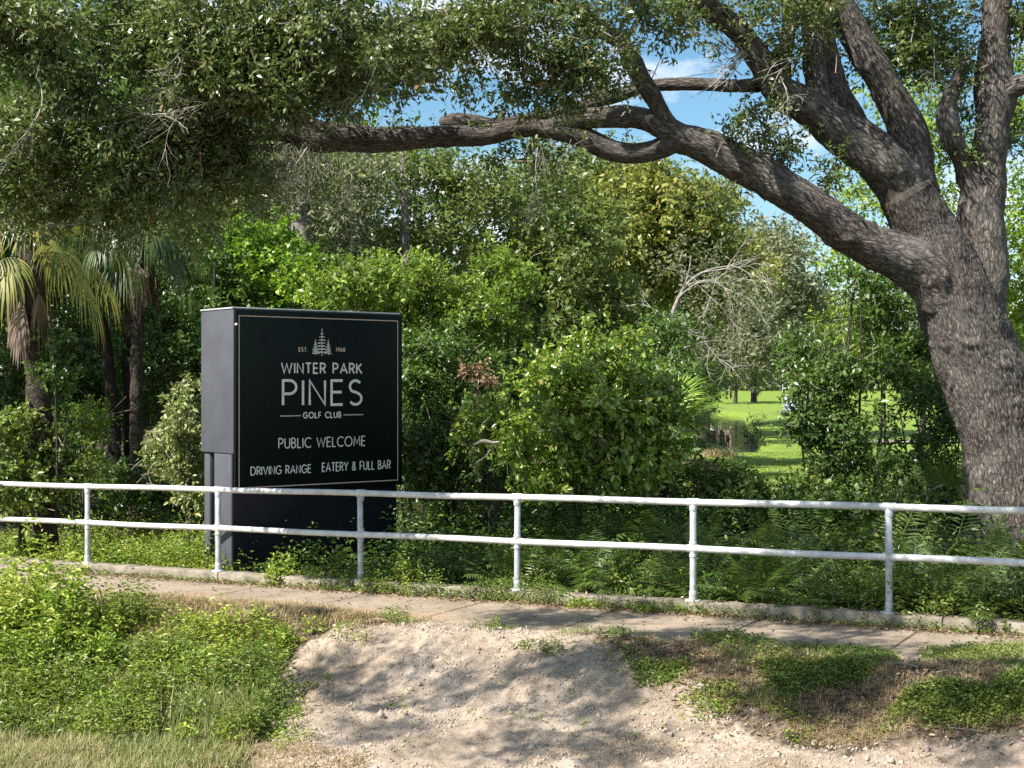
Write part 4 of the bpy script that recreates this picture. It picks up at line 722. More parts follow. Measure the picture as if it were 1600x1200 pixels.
for lab, mat, lb, L_, W__, sd_, kw in [
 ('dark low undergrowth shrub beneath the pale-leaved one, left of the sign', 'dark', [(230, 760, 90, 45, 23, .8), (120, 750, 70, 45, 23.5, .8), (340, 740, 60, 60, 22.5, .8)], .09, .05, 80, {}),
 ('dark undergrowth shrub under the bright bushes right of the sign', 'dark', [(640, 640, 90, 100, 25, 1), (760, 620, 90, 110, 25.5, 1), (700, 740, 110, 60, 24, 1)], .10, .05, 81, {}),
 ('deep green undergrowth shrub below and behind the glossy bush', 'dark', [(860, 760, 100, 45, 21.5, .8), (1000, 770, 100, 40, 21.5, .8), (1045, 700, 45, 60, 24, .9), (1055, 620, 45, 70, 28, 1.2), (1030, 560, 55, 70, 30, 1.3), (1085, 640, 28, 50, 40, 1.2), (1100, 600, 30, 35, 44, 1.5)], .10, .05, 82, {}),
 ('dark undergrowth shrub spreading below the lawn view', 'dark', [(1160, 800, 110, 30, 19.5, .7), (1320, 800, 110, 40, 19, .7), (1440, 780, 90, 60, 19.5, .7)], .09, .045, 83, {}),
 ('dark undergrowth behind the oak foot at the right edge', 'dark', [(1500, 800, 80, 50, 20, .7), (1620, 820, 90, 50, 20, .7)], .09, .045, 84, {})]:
    k2 = dict(cover=3.2, k=10, twig=.3, gs=1.0, thr=-.6); k2.update(kw); tree('shrub', lab, 'shrub', mat, lb, L_, W__, seed=sd_, crownname='foliage', **k2)
tree('vine', 'leafy vine climbing the trunk of the cabbage palm at the left edge', 'vine', 'dark', [(85, 560, 30, 60, 20.8, .35, .8), (80, 680, 36, 80, 20.8, .4, 1)], .08, .045, seed=95, cover=2.5, k=9, twig=.2, crownname='foliage')
for o_ in list(bpy.data.objects):
    if o_.get('label', '').startswith('shaded dark green shrub right'): V, Q, _c = crown(np.random.default_rng(3), [(738, 570, 26, 20, 20.9, .25, .7), (755, 600, 16, 14, 20.9, .2, .6)], .08, .035, cover=2.5, k=10, twig=.2); mesh('withered_leaves', V, Q, M['litter'], o_)
# dead branch among the bushes
e = empty('dead_branch', P(760, 700, 20), 'pale broken dead branch lying among the bushes right of the sign', 'branch')
mb = MB()
for rows_ in ([(742, 694, 19.1, 1.2), (756, 689, 19.0, 3.4), (770, 692, 19.0, 2.8), (781, 690, 19.0, 1)], [(772, 692, 19.0, 1.4), (760, 712, 19.0, 1), (745, 722, 19, .5)]):
    V, Q, U = tube(pxpath(rows_), 8, .05, .2, nzo); mb.add(V, Q, U)
mb.build('branch', M['deadwood'], e, smooth=True)

# ------------------------------------------------------------------ palms
def fan(rng, o, az, el, pet, bl, nseg=34, droop=1.0, spreadang=150, wd=.045, costa=.35):
    """one fan leaf; returns V,Q"""
    d0 = np.array([math.cos(az)*math.cos(el), math.sin(az)*math.cos(el), math.sin(el)]); sidev = nrm(np.cross(d0, UPV)); V = []; Q = []
    n = 7; pts = []; p = o.copy(); d = d0.copy()
    for i in range(n): pts.append(p.copy()); p = p+d*pet/(n-1); d = nrm(d-UPV*.07*droop)
    for i in range(n-1):
        k = len(V); wv = sidev*.014; V += [pts[i]-wv, pts[i]+wv, pts[i+1]+wv, pts[i+1]-wv]; Q.append([k, k+1, k+2, k+3])
    tip = pts[-1]; nn = nrm(np.cross(sidev, d))
    for j in range(nseg):
        f = (j+.5)/nseg*2-1; ang = R(spreadang/2)*f; st = tip+d*costa*bl*(1-abs(f))*.8; sg = nrm(d*math.cos(ang)+sidev*math.sin(ang)+nn*.12*rng.normal()*.3)
        L_ = bl*(1-.30*abs(f)**2)*rng.uniform(.85, 1.08); q = st.copy(); dd = sg.copy(); m = 6; wdir = nrm(np.cross(dd, nn)); k = len(V)
        for i in range(m+1):
            t = i/m; ww = wd*(.35+1.3*t if t < .4 else .87*(1-((t-.4)/.6)**1.3)+.03)*.5; V += [q-wdir*ww, q+nn*ww*.3*0+q*0 if False else q+wdir*ww]; q = q+dd*L_/m; dd = nrm(dd-UPV*(.10+.38*t)*droop*rng.uniform(.8, 1.2)+rng.normal(size=3)*.03)
        Q += [[k+2*i, k+2*i+1, k+2*i+3, k+2*i+2] for i in range(m)]
    return np.array(V), np.array(Q)
M['palmdark'] = leaf_mat('shade_toned_palm_fronds', [(0, (.03, .07, .02)), (.5, (.06, .11, .03)), (.9, (.12, .16, .04)), (1, (.25, .2, .08))], (.10, .14, .04), .5, trans=(.12, .2, .04), rough=.4, nscale=1.4)  # darker palm greens, canopy shade put into the colour
def palm(name, label, top, base, r0, nf, seed, bl=1.0, pet=1.1, dead=5, els=(-.6, 1.1), droop=1.2, azr=None, trunk=True, mat='palm', nseg=34, wd=.045):
    rng = np.random.default_rng(seed); e = empty(name, (base[0], base[1], float(gbase(base[0], base[1]))), label, 'palm')
    if trunk:
        rows_ = [[base[0], base[1], float(gbase(base[0], base[1]))-.1, r0*1.15], [(base[0]+top[0])/2, base[1], (base[2]+top[2])/2, r0], [top[0], top[1], top[2]-.1, r0*1.1]]
        V, Q, U = tube(rows_, 28, .05, .18, Noise(seed, 3, 3)); mesh('trunk', V, Q, M['palmbark'], e, uv=U, smooth=True)
    for i in range(nf):
        az = (i*2.399+rng.normal()*.15) if azr is None else rng.uniform(*azr); el = els[0]+(els[1]-els[0])*((i+.5)/nf)
        V, Q = fan(rng, np.array(top, float), az, el, pet*rng.uniform(.8, 1.15), bl*rng.uniform(.85, 1.1), nseg=nseg, droop=droop, wd=wd); mesh('frond', V, Q, M[mat], e)
    for i in range(dead):
        az = i*2*math.pi/dead+rng.normal()*.3; V, Q = fan(rng, np.array(top)-UPV*rng.uniform(.1, .5), az, -1.05+rng.normal()*.15, pet*rng.uniform(.6, .9), bl*.75, nseg=20, droop=2.2, spreadang=70, wd=.04); mesh('dead_frond', V, Q, M['deadpalm'], e)
    return e
palm('cabbage_palm', 'cabbage palm with long drooping yellow-green fronds at the left edge', P(45, 355, 21), P(72, 780, 21), .17, 15, 5, bl=1.0, pet=1.0, dead=9, els=(-.55, .9), droop=1.9, nseg=32, wd=.03)
palm('cabbage_palm', 'shaded cabbage palm whose brown fronds hang right of the two shade-coloured trunks', P(215, 335, 23), P(212, 780, 23), .10, 20, 6, bl=1.0, pet=.8, dead=8, els=(-.7, .9), droop=2.0, nseg=40, wd=.03, mat='palmdark')
pl = P(1035, 705, 20.0)
palm('palmetto', 'small bright palmetto arching out right of the glossy bush', (pl[0], pl[1], pl[2]+.1), (pl[0], pl[1], 0), .07, 9, 8, bl=.62, pet=.55, dead=0, els=(.1, 1.3), droop=.7, azr=(-1.0, .9), mat='palmetto', nseg=30, wd=.03)
pl = P(1490, 775, 18.3)
palm('palmetto', 'low palmetto with stiff dark fans at the left foot of the oak', (pl[0], pl[1], pl[2]-.2), (pl[0], pl[1], 0), .05, 9, 9, bl=.5, pet=.4, dead=0, els=(.1, 1.2), droop=.4, mat='fern', nseg=26, wd=.028)

# ------------------------------------------------------------------ ferns along the kerb
def fern_mesh(rng, nf=16, L=.75):
    V = []; Q = []; 
    for i in range(nf):
        az = i*2.399+rng.normal()*.3; el = rng.uniform(.45, 1.35); d = np.array([math.cos(az)*math.cos(el), math.sin(az)*math.cos(el), math.sin(el)]); p = np.array([0, 0, .02]); Lf = L*rng.uniform(.7, 1.15); n = 22; st = Lf/n; tw = rng.normal()*.3
        for j in range(n):
            s = nrm(np.cross(d, UPV)+np.array([0, 0, tw*.3])); q = p+d*st; k = len(V); V += [p-s*.003, p+s*.003, q+s*.003, q-s*.003]; Q.append([k, k+1, k+2, k+3])
            if j > 3:
                t = (j-3)/(n-3); ll = .15*Lf/.75*math.sin(math.pi*min(1, t*.85+.12))+.02; ww = .018
                for sg in (-1, 1):
                    ld = nrm(s*sg*.85+d*.55-UPV*.15+rng.normal(size=3)*.08); wv = nrm(np.cross(ld, np.cross(d, s)))*ww*.5; k = len(V); b = p; V += [b, b+ld*ll*.4+wv, b+ld*ll-UPV*.02, b+ld*ll*.4-wv]; Q.append([k, k+1, k+2, k+3])
            p = q; d = nrm(d-UPV*.055+rng.normal(size=3)*.01)
    return np.array(V), np.array(Q)
protos = []
for i in range(4):
    V, Q = fern_mesh(np.random.default_rng(90+i), 20, .8); protos.append((V, Q))
pm_ = []
rf = np.random.default_rng(12); cnt = 0; used = {}
bays = ['in front of the black sign base', 'right of the sign base, in the fourth railing bay', 'behind the fifth railing bay', 'behind the sixth railing bay', 'left of the oak, behind the last full railing bay', 'at the oak foot, behind the far right bay']
fd_me = {}
spots = []
for a in np.arange(6.3, 14.4, .40):
    for s_ in (-.55, -1.15, -1.9, -2.7):
        q = P0+UD*(a+rf.normal()*.13)+ND*(s_+rf.normal()*.12); px = 800+q[0]/q[1]*F
        if px < 625 or (px < 680 and s_ > -.9): continue
        spots.append((a, s_, q, px))
ORD = 'first second third fourth fifth sixth seventh eighth ninth tenth eleventh twelfth thirteenth fourteenth fifteenth sixteenth seventeenth eighteenth nineteenth twentieth'.split()
WH = ['', 'just right of the black sign base', 'in the railing bay below the glossy bush', 'in the railing bay below the lawn view', 'behind the railing near the oak']; cntf = {}
spots.sort(key=lambda t: t[3])
for a, s_, q, px in spots:
    i = int(rf.integers(4)); V, Q = protos[i]
    if i not in fd_me:
        o = mesh('fern', V, Q, M['fern'])
        fd_me[i] = o
    else: o = fd_me[i].copy(); sc.collection.objects.link(o)
    sca = rf.uniform(.8, 1.15)*(1 if s_ > -1.5 else 1.3); o.location = (q[0], q[1], float(gbase(q[0], q[1]))-.02); o.scale = (sca,)*3; o.rotation_euler = (rf.normal()*.08, rf.normal()*.08, rf.uniform(0, 6.28))
    bay = 1 if px < 808 else 2 if px < 1083 else 3 if px < 1390 else 4
    row = ['front', 'second', 'third', 'rear'][(-.55, -1.15, -1.9, -2.7).index(s_)]
    cntf[(bay, row)] = cntf.get((bay, row), 0)+1
    tag(o, '%s fern from the left, %s row, %s' % (ORD[cntf[(bay, row)]-1], row, WH[bay]), 'fern', 'ferns crowding behind the kerb')

mb = MB(); rm = np.random.default_rng(31)
for px, py, d, n_, L_ in [(450, 235, 16.6, 60, .6), (420, 230, 16.4, 40, .6), (500, 238, 16.8, 30, .5), (350, 250, 16, 40, .5), (860, 225, 17.2, 14, .4)]:
    for j in range(n_):
        a = P(px+rm.normal()*24, py+rm.normal()*8, d+rm.normal()*.15); l_ = L_*rm.uniform(.3, 1.1); p1 = a-UPV*l_*.5+rm.normal(size=3)*.09; p2 = a-UPV*l_+rm.normal(size=3)*.14
        V, Q, U = tube([list(a)+[.003], list(p1)+[.005], list(p2)+[.001]], 4, .15, cap=False); mb.add(V, Q, U)
ms_ = mb.build('hanging_moss', plain('grey_moss', (.22, .22, .16), .9, .3, 8), oak)
# ------------------------------------------------------------------ ground plants
nke = Noise(44, 3, 1.6)
def scatter(poly_px, n, seed, keep=None):
    rng = np.random.default_rng(seed); pg = gpoly(poly_px); lo = pg.min(0)-.15; hi = pg.max(0)+.15; out = np.zeros((0, 2)); A1 = pg; B1 = np.roll(pg, -1, 0)
    while len(out) < n:
        p = rng.uniform(lo, hi, (n*2, 2)); ins = pin(pg, p[:, 0], p[:, 1])
        ab = B1-A1; t = np.clip(((p[:, None]-A1)*ab).sum(-1)/(ab**2).sum(-1), 0, 1); dist = np.linalg.norm(p[:, None]-(A1+t[..., None]*ab), axis=-1).min(1)*np.where(ins, 1, -1)
        p = p[dist+.10*nke(np.column_stack([p, 0*p[:, 0]]))+rng.normal(size=len(p))*.06 > .07]
        if keep is not None: p = p[keep(p)]
        if len(p) == 0: break
        out = np.vstack([out, p])
    out = out[:n]; return np.column_stack([out, ground(out[:, 0], out[:, 1])])
def blades(rng, b, h, w, lean=.5, curl=.5):
    n = len(b); az = rng.uniform(0, 6.28, n); dl = np.column_stack([np.cos(az), np.sin(az), 0*az]); sd2 = np.column_stack([-np.sin(az), np.cos(az), 0*az]); H = h*rng.uniform(.5, 1.3, n)[:, None]; ln = lean*rng.uniform(.2, 1.4, n)[:, None]; w = w*rng.uniform(.7, 1.2, n)[:, None]
    p1 = b+UPV*H*.5+dl*H*ln*.25; p2 = b+UPV*H*(.95-.25*ln)+dl*H*ln*(.6+curl*.5)
    V = np.stack([b-sd2*w/2, b+sd2*w/2, p1+sd2*w*.45, p1-sd2*w*.45, p2+sd2*w*.08, p2-sd2*w*.08], 1).reshape(-1, 3); k = np.arange(n)[:, None]*6; TOT[0] += n*2
    return V, np.concatenate([k+np.array([[0, 1, 2, 3]]), k+np.array([[3, 2, 4, 5]])])
nkh = Noise(45, 2, .9)
def weeds(name, parts, L, W, mat, seed, kind='stuff', label=None, cat=None, group=None, k=9):
    """parts: (points, height, spread)"""
    rng = np.random.default_rng(seed); VV = []; QQ = []; off = 0
    for pts, h in parts:
        hh = h*rng.uniform(.5, 1.2, len(pts))*np.clip(1+.75*nkh(pts*np.array([1, 1, 0])), .25, 2.2); o = np.tile(UPV, (len(pts), 1))+rng.normal(size=(len(pts), 3))*.25
        t = nrm(o); f = rng.random((len(pts), k))**.8; b = pts[:, None]+t[:, None]*(f*hh[:, None])[..., None]+rng.normal(size=(len(pts), k, 3))*.02
        ld = nrm(rng.normal(size=(len(pts)*k, 3))*np.array([1, 1, .35])+UPV*.35); nn = nrm(UPV*1.2+rng.normal(size=(len(pts)*k, 3))*.5); LL = L*rng.uniform(.55, 1.25, len(pts)*k); TOT[0] += len(LL)*2
        V, Q = leaves(b.reshape(-1, 3), ld, nn, LL, LL*W/L, six=True, droop=.25); VV.append(V); QQ.append(Q+off); off += len(V)
    o = mesh(name, np.vstack(VV), np.vstack(QQ), M[mat]); return tag(o, label, cat, group, None if label else kind)
nk = Noise(33, 3, .8); clump = lambda t: (lambda p: nk(np.column_stack([p, 0*p[:, 0]])) > t)
# left bank
bank = [(-40, 1000), (140, 950), (300, 985), (420, 990), (505, 992), (460, 1045), (425, 1110), (400, 1180), (200, 1170), (-40, 1150)]
weeds('weeds', [(scatter(bank, 2600, 1, clump(-.3)), .20), (scatter([(0, 1020), (420, 1000), (500, 990), (430, 1090), (390, 1150), (0, 1120)], 1200, 2, clump(.1)), .34)], .058, .024, 'weed', 3)
weeds('weeds', [(scatter([(-40, 1000), (60, 990), (150, 990), (200, 1030), (180, 1080), (-40, 1110)], 500, 4), .55), (scatter([(-60, 1000), (60, 985), (110, 1000), (120, 1060), (-60, 1090)], 520, 5), .92)], .075, .032, 'weed', 6, k=26)
weeds('weeds', [(scatter([(-40, 1070), (200, 1085), (430, 1060), (455, 1100), (405, 1175), (-40, 1160)], 1900, 7, clump(-.2)), .30), (scatter([(120, 960), (240, 985), (330, 1060), (200, 1090)], 500, 8, clump(0)), .45), (scatter([(380, 1060), (450, 1050), (430, 1160), (370, 1170)], 300, 10), .4)], .055, .018, 'clover', 14, k=12)
rb = np.random.default_rng(9)
def grass(name, lst, mat, seed):
    rng = np.random.default_rng(seed); VV = []; QQ = []; off = 0
    for pts, h, w, ln in lst: V, Q = blades(rng, pts, h, w, ln); VV.append(V); QQ.append(Q+off); off += len(V)
    return tag(mesh(name, np.vstack(VV), np.vstack(QQ), M[mat]), kind='stuff')
grass('grass', [(scatter([(-40, 1140), (200, 1150), (420, 1165), (395, 1215), (-40, 1240)], 9000, 11), .12, .006, .9), (scatter([(130, 925), (420, 948), (620, 968), (560, 985), (300, 990), (140, 960)], 7000, 12), .075, .005, 1.0),
    (scatter([(0, 960), (420, 985), (430, 1110), (380, 1175), (0, 1150)], 7000, 13), .20, .006, .7), (scatter([(230, 1090), (420, 1100), (400, 1160), (230, 1150)], 1500, 18), .34, .008, .9), (scatter([(1000, 1000), (1640, 1020), (1640, 1145), (1400, 1165), (1150, 1120), (980, 1060)], 6500, 14, clump(-.1)), .08, .005, .9),
    (scatter([(620, 970), (1000, 990), (1100, 1005), (1000, 1010), (620, 985)], 1200, 15, clump(.1)), .07, .005, .7), (scatter([(-30, 870), (330, 888), (330, 850), (-30, 838)], 9000, 16), .26, .006, .8), (scatter([(560, 915), (1000, 930), (1000, 945), (560, 925)], 900, 17, clump(.2)), .10, .005, .8)], 'grass', 20)
grass('dry_grass', [(scatter([(130, 928), (500, 950), (640, 972), (540, 990), (300, 985), (140, 960)], 16000, 21), .10, .008, 1.3), (scatter([(120, 960), (480, 985), (420, 1040), (150, 1030)], 6000, 29, clump(-.3)), .16, .007, 1.2), (scatter([(-40, 1160), (420, 1165), (600, 1195), (560, 1240), (-40, 1240)], 8000, 22), .05, .006, 1.8), (scatter([(980, 1000), (1280, 1030), (1600, 1045), (1640, 1170), (1400, 1165), (1180, 1120), (980, 1050)], 14000, 23, clump(-.7)), .05, .005, 2.0),
    (scatter([(500, 955), (620, 975), (560, 995), (500, 985)], 1500, 24), .05, .006, 2), (scatter([(1080, 1080), (1450, 1110), (1420, 1180), (1180, 1160)], 2500, 25, clump(0)), .05, .004, 2)], 'straw', 26)
weeds('ground_cover', [(scatter([(1180, 1045), (1420, 1035), (1640, 1045), (1640, 1130), (1560, 1140), (1440, 1150), (1330, 1100), (1200, 1110)], 2800, 31, clump(.05)), .045), (scatter([(1380, 1060), (1640, 1060), (1640, 1125), (1480, 1150), (1420, 1110)], 1500, 32, clump(0)), .07), (scatter([(960, 1005), (1640, 1020), (1640, 1150), (1400, 1170), (1160, 1130), (980, 1060)], 900, 37, clump(-.1)), .05), (scatter([(980, 1050), (1080, 1050), (1060, 1085), (990, 1080)], 300, 33), .08), (scatter([(1080, 995), (1200, 1005), (1190, 1030), (1080, 1015)], 350, 34), .09), (scatter([(1640, 1010), (1380, 1020), (1200, 1020), (1380, 1050), (1640, 1050)], 1600, 35, clump(0)), .05)], .036, .018, 'clover', 36, k=7)
weeds('weeds', [(scatter([(760, 982), (800, 985), (795, 995), (760, 992)], 60, 41), .08), (scatter([(800, 1010), (900, 1020), (880, 1040), (810, 1030)], 60, 42, clump(.2)), .06), (scatter([(590, 968), (650, 975), (640, 985), (590, 980)], 90, 43), .09)], .03, .014, 'clover', 44, k=8)
weeds('weeds', [(scatter([(430, 1000), (560, 975), (600, 1010), (520, 1080), (470, 1190), (400, 1190)], 240, 46, clump(-.2)), .10), (scatter([(900, 985), (1150, 1060), (1300, 1170), (1180, 1190), (960, 1080)], 300, 47, clump(0)), .07), (scatter([(600, 1000), (1100, 1010), (1150, 1180), (560, 1180)], 70, 48), .04)], .032, .014, 'weed', 49, k=7)
grass('dry_grass', [(scatter([(430, 990), (600, 975), (640, 1010), (520, 1080), (470, 1200), (390, 1200)], 900, 50), .06, .005, 1.5), (scatter([(900, 985), (1150, 1050), (1330, 1170), (1150, 1190), (940, 1080)], 2500, 51), .04, .004, 2), (scatter([(600, 1150), (1640, 1150), (1640, 1240), (560, 1240)], 1200, 52, clump(.2)), .05, .004, 1.8)], 'straw', 53)
def kstrip(a0, a1, s0, sig, n, seed, z=-.118):
    rng = np.random.default_rng(seed); a = rng.uniform(a0, a1, n); s = s0+np.abs(rng.normal(size=n))*sig; q = P0+UD*a[:, None]+ND*s[:, None]; return np.column_stack([q, zk(a)+z])
def strip(a0, a1, s0, s1, n, seed, tt=None):
    rng = np.random.default_rng(seed); a = rng.uniform(a0, a1, n*3); s = rng.uniform(s0, s1, n*3); q = P0+UD*a[:, None]+ND*s[:, None]; keep = np.ones(n*3, bool) if tt is None else nk(np.column_stack([q*1.5, 0*a])) > tt; q = q[keep][:n]; z = gbase(q[:, 0], q[:, 1]); return np.column_stack([q, z])
weeds('undergrowth', [(strip(5.0, 15, -1.3, -.22, 900, 76, -.1), .42), (strip(5.5, 15, -2.6, -1.2, 500, 77, 0), .7)], .085, .036, 'clover', 78, k=9)
weeds('kerb_weeds', [(kstrip(-1, 15, .12, .09, 1100, 79), .07), (kstrip(4, 9, .10, .10, 400, 80), .13)], .035, .015, 'clover', 81, k=6)
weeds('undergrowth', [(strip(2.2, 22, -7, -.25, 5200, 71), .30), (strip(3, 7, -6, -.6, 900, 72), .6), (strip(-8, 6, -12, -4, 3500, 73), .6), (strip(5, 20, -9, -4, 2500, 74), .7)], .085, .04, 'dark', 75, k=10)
weeds('weeds', [(strip(-3, 2.25, -2.2, -.25, 2600, 51), .32), (strip(-3, 2.3, -3.5, -1.2, 1500, 52), .5), (strip(1.2, 2.25, -2.0, -.3, 400, 53), .55)], .05, .022, 'weed', 54)
def plantobj(label, pts, h, L, W, mat, seed, k=14):
    o = weeds('weed_plant', [(pts, h)], L, W, mat, seed, label=label, cat='weed', k=k)
    c = np.array([pts[:, 0].mean(), pts[:, 1].mean(), pts[:, 2].min()]); off = Vector(c); o.data.transform(__import__('mathutils').Matrix.Translation(-off)); o.location = off; return o
def around(a, s, r, n, seed):
    rng = np.random.default_rng(seed); q = P0+UD*a+ND*s+rng.normal(size=(n, 2))*r; return np.column_stack([q, np.maximum(gbase(q[:, 0], q[:, 1]), zk(a)-.12)])
def pa_px(px):       # kerb coordinate under a pixel column
    a = np.linspace(-6, 20, 4000); q = P0[None]+UD[None]*a[:, None]; return a[np.argmin(abs(800+q[:, 0]/q[:, 1]*F-px))]
for lab, px, s_, r_, n_, h_, L_, mat, sd_ in [
    ('fresh green leafy weed growing over the kerb in front of the black sign base', 440, .0, .10, 46, .33, .055, 'weed', 1),
    ('mixed weed clump between the sign base and the third post', 505, -.05, .13, 40, .42, .045, 'clover', 2),
    ('bright weed tangle wrapped round the foot of the third railing post', 570, -.02, .16, 60, .34, .045, 'weed', 3),
    ('straggly green weeds on the kerb just right of the third post', 630, -.05, .20, 80, .38, .045, 'weed', 4),
    ('small flowering weed on the kerb left of the middle post', 690, .12, .07, 22, .26, .035, 'clover', 5),
    ('brownish wiry weed at the foot of the middle railing post', 790, .14, .10, 60, .24, .03, 'clover', 6),
    ('brownish low weed on the kerb just right of the middle post', 860, .12, .13, 60, .2, .03, 'clover', 7),
    ('yellow-green seedling cluster on the path edge left of the fifth post', 925, .20, .09, 24, .08, .04, 'weed', 8),
    ('flat yellow weed patch by the kerb just left of the fifth post', 1020, .20, .10, 20, .06, .04, 'weed', 9),
    ('bright heart-leaved vine clump behind the kerb, left of the sixth post', 1370, -.30, .18, 60, .34, .06, 'weed', 10),
    ('leafy low vine behind the kerb right of the sixth post', 1450, -.3, .22, 80, .36, .055, 'clover', 11),
    ('green vine mat behind the kerb at the right edge of the picture', 1545, -.3, .24, 110, .38, .055, 'clover', 12),
    ('small weed tuft on the kerb right of the sixth post', 1455, .10, .07, 20, .10, .03, 'clover', 13),
    ('tiny weed at the foot of the second post', 345, .1, .07, 16, .14, .035, 'clover', 14),
    ('small weed on the path edge at the foot of the first post', 145, .12, .08, 20, .14, .035, 'weed', 15),
    ('broad bright fern-like plant spilling toward the right end of the railing', 1590, -.6, .22, 90, .75, .08, 'fern', 16)]:
    plantobj(lab, around(pa_px(px), s_, r_, n_, 100+sd_), h_, L_, L_*.45, mat, 200+sd_)
# dry leaves along the kerb and on the path
def litter(name, pts, L, seed):
    rng = np.random.default_rng(seed); n = len(pts); V, Q = leaves(pts+np.array([0, 0, .008])+UPV*rng.random((n, 1))*.012, nrm(rng.normal(size=(n, 3))*np.array([1, 1, .25])), nrm(UPV+rng.normal(size=(n, 3))*.45), L*rng.uniform(.6, 1.3, n), L*.42*rng.uniform(.7, 1.2, n), six=True, droop=0); return tag(mesh(name, V, Q, M['litter']), kind='stuff')
litter('dead_leaves', np.vstack([kstrip(0, 20, .12, .13, 5200, 1), kstrip(0, 20, .15, .8, 500, 2), kstrip(5, 20, -.1, .12, 260, 3, .002), np.column_stack([scatter([(900, 990), (1640, 1030), (1640, 1190), (1130, 1160), (930, 1040)], 3800, 61)]), scatter([(480, 950), (660, 975), (560, 990)], 400, 62), strip(5.5, 16, -2.5, -.2, 1800, 63)]), .05, 4)
# clods and pebbles on the sand
def clods(name, pts, r, seed, mat):
    rng = np.random.default_rng(seed); n = len(pts); base = nrm(np.array([[1, 0, 0], [-1, 0, 0], [0, 1, 0], [0, -1, 0], [0, 0, 1], [0, 0, -1.]])); rr_ = r*rng.lognormal(0, .5, n)
    V = pts[:, None]+base[None]*rr_[:, None, None]*rng.uniform(.6, 1.2, (n, 6, 1))+rng.normal(size=(n, 6, 3))*rr_[:, None, None]*.15; T = np.array([[0, 2, 4, 4], [2, 1, 4, 4], [1, 3, 4, 4], [3, 0, 4, 4], [2, 0, 5, 5], [1, 2, 5, 5], [3, 1, 5, 5], [0, 3, 5, 5]])[:, :3]
    Q = (np.arange(n)[:, None, None]*6+T[None]).reshape(-1, 3); return tag(mesh(name, V.reshape(-1, 3), Q, mat, smooth=True), kind='stuff')
sandclod = plain('sand_clods', (.40, .33, .26), .95, .3, 3, .5, 60)
sp_px = [(515, 988), (640, 978), (820, 988), (960, 1005), (990, 1045), (1110, 1080), (1190, 1105), (1260, 1155), (1420, 1165), (1500, 1150), (1640, 1135), (1640, 1240), (390, 1240), (410, 1150), (440, 1085), (475, 1022)]
clods('sand_clods', scatter(sp_px, 12000, 71, clump(-.4)), .007, 5, sandclod)
clods('sand_clods', scatter(sp_px, 500, 72, clump(-.2)), .014, 6, sandclod)
mb = MB(); tq = scatter([(600, 980), (1300, 1010), (1640, 1060), (1560, 1160), (1000, 1100), (440, 1190)], 60, 300)
for j in range(60):
    q = tq[j]+UPV*.015; az = rb.uniform(0, 3.14); l_ = rb.uniform(.05, .3); dv = np.array([math.cos(az), math.sin(az), 0])*l_
    V, Q, U = tube([list(q)+[.004], list(q+dv*.5+UPV*rb.uniform(0, .03)+rb.normal(size=3)*.01)+[.003], list(q+dv)+[.0015]], 5, .05, cap=False); mb.add(V, Q, U)
tag(mb.build('twig_litter', M['deadwood']), kind='stuff')

# ------------------------------------------------------------------ the golf course clearing
# grass tufts of the near lawn and the pond edge
rl = np.random.default_rng(8)
def lawnpts(x0, x1, y0, y1, n):
    x = rl.uniform(x0, x1, n); y = rl.uniform(y0, y1, n); k = ~pond_in(x, y); x = x[k]; y = y[k]; return np.column_stack([x, y, ground(x, y)])
M['lawn'] = leaf_mat('lawn_blades', [(0, (.16, .23, .03)), (1, (.26, .33, .05))], (.19, .27, .035), .6, trans=(.26, .38, .04), rough=.6, nscale=.4)
V, Q = blades(np.random.default_rng(3), lawnpts(2, 16, 28, 50, 40000), .035, .02, .8); tag(mesh('grass', V, Q, M['lawn']), kind='stuff')
# tan ornamental grass tuft at the pond edge
for lab, px, py, d in [('tan feathery grass clump at the left end of the sunny lawn', 1120, 722, 46)]:
    q = P(px, py, d); b = np.array([q[0], q[1], 0])+rl.normal(size=(900, 3))*np.array([.3, .2, 0]); b[:, 2] = gbase(b[:, 0], b[:, 1]); c = np.array([q[0], q[1], float(b[0, 2])])
    V, Q = blades(rl, b, .32, .015, .7); tag(mesh('ornamental_grass', V, Q, M['straw'], origin=c), lab, 'grass clump')
# pond bank, timber bulkhead
e = empty('timber_bulkhead', P(1150, 706, 59), 'dark weathered timber retaining wall in the pond bank, with a fallen log', 'retaining wall')
e.location.z = -.7
bk = P(1110, 706, 59)[0]; bx2 = P(1150, 706, 59)[0]; mb = MB()
for j in range(7):
    x = bk+(bx2-bk)*(j+.5)/7; mb.box((x, 60.5+rl.normal()*.02, -.15), np.eye(3), ((bx2-bk)/14-.008, .05, .45+rl.normal()*.02))
mb.build('planks', M['wood'], e)
mb = MB()
for j in range(3): x = bk+(bx2-bk)*j/2; V, Q, U = cyl((x, 60.35, -.8), (x, 60.35, .45), .07, 10); mb.add(V, Q, U)
mb.build('posts', M['wood'], e, smooth=True)
# brush pile on the bank
tree('brush_pile', 'brown heap of dead brush on the shaded bank behind the timber wall', 'brush pile', 'bark', [(1168, 672, 18, 11, 66, .8, .4), (1182, 660, 12, 8, 70, .8, .4)], .3, .03, seed=92, cover=2.4, k=8, twig=.6, crownname='brush', gs=.8)
V, Q, U = tube([list(P(1104, 660, 62))+[.09], list(P(1112, 672, 62))+[.12], list(P(1120, 690, 62))+[.12]], 10, .2, .15, nzo); tag(mesh('broken_stump', V, Q, M['deadwood'], smooth=True, uv=U, origin=P(1112, 700, 62)), 'pale broken leaning stump at the dark pond edge', 'stump')
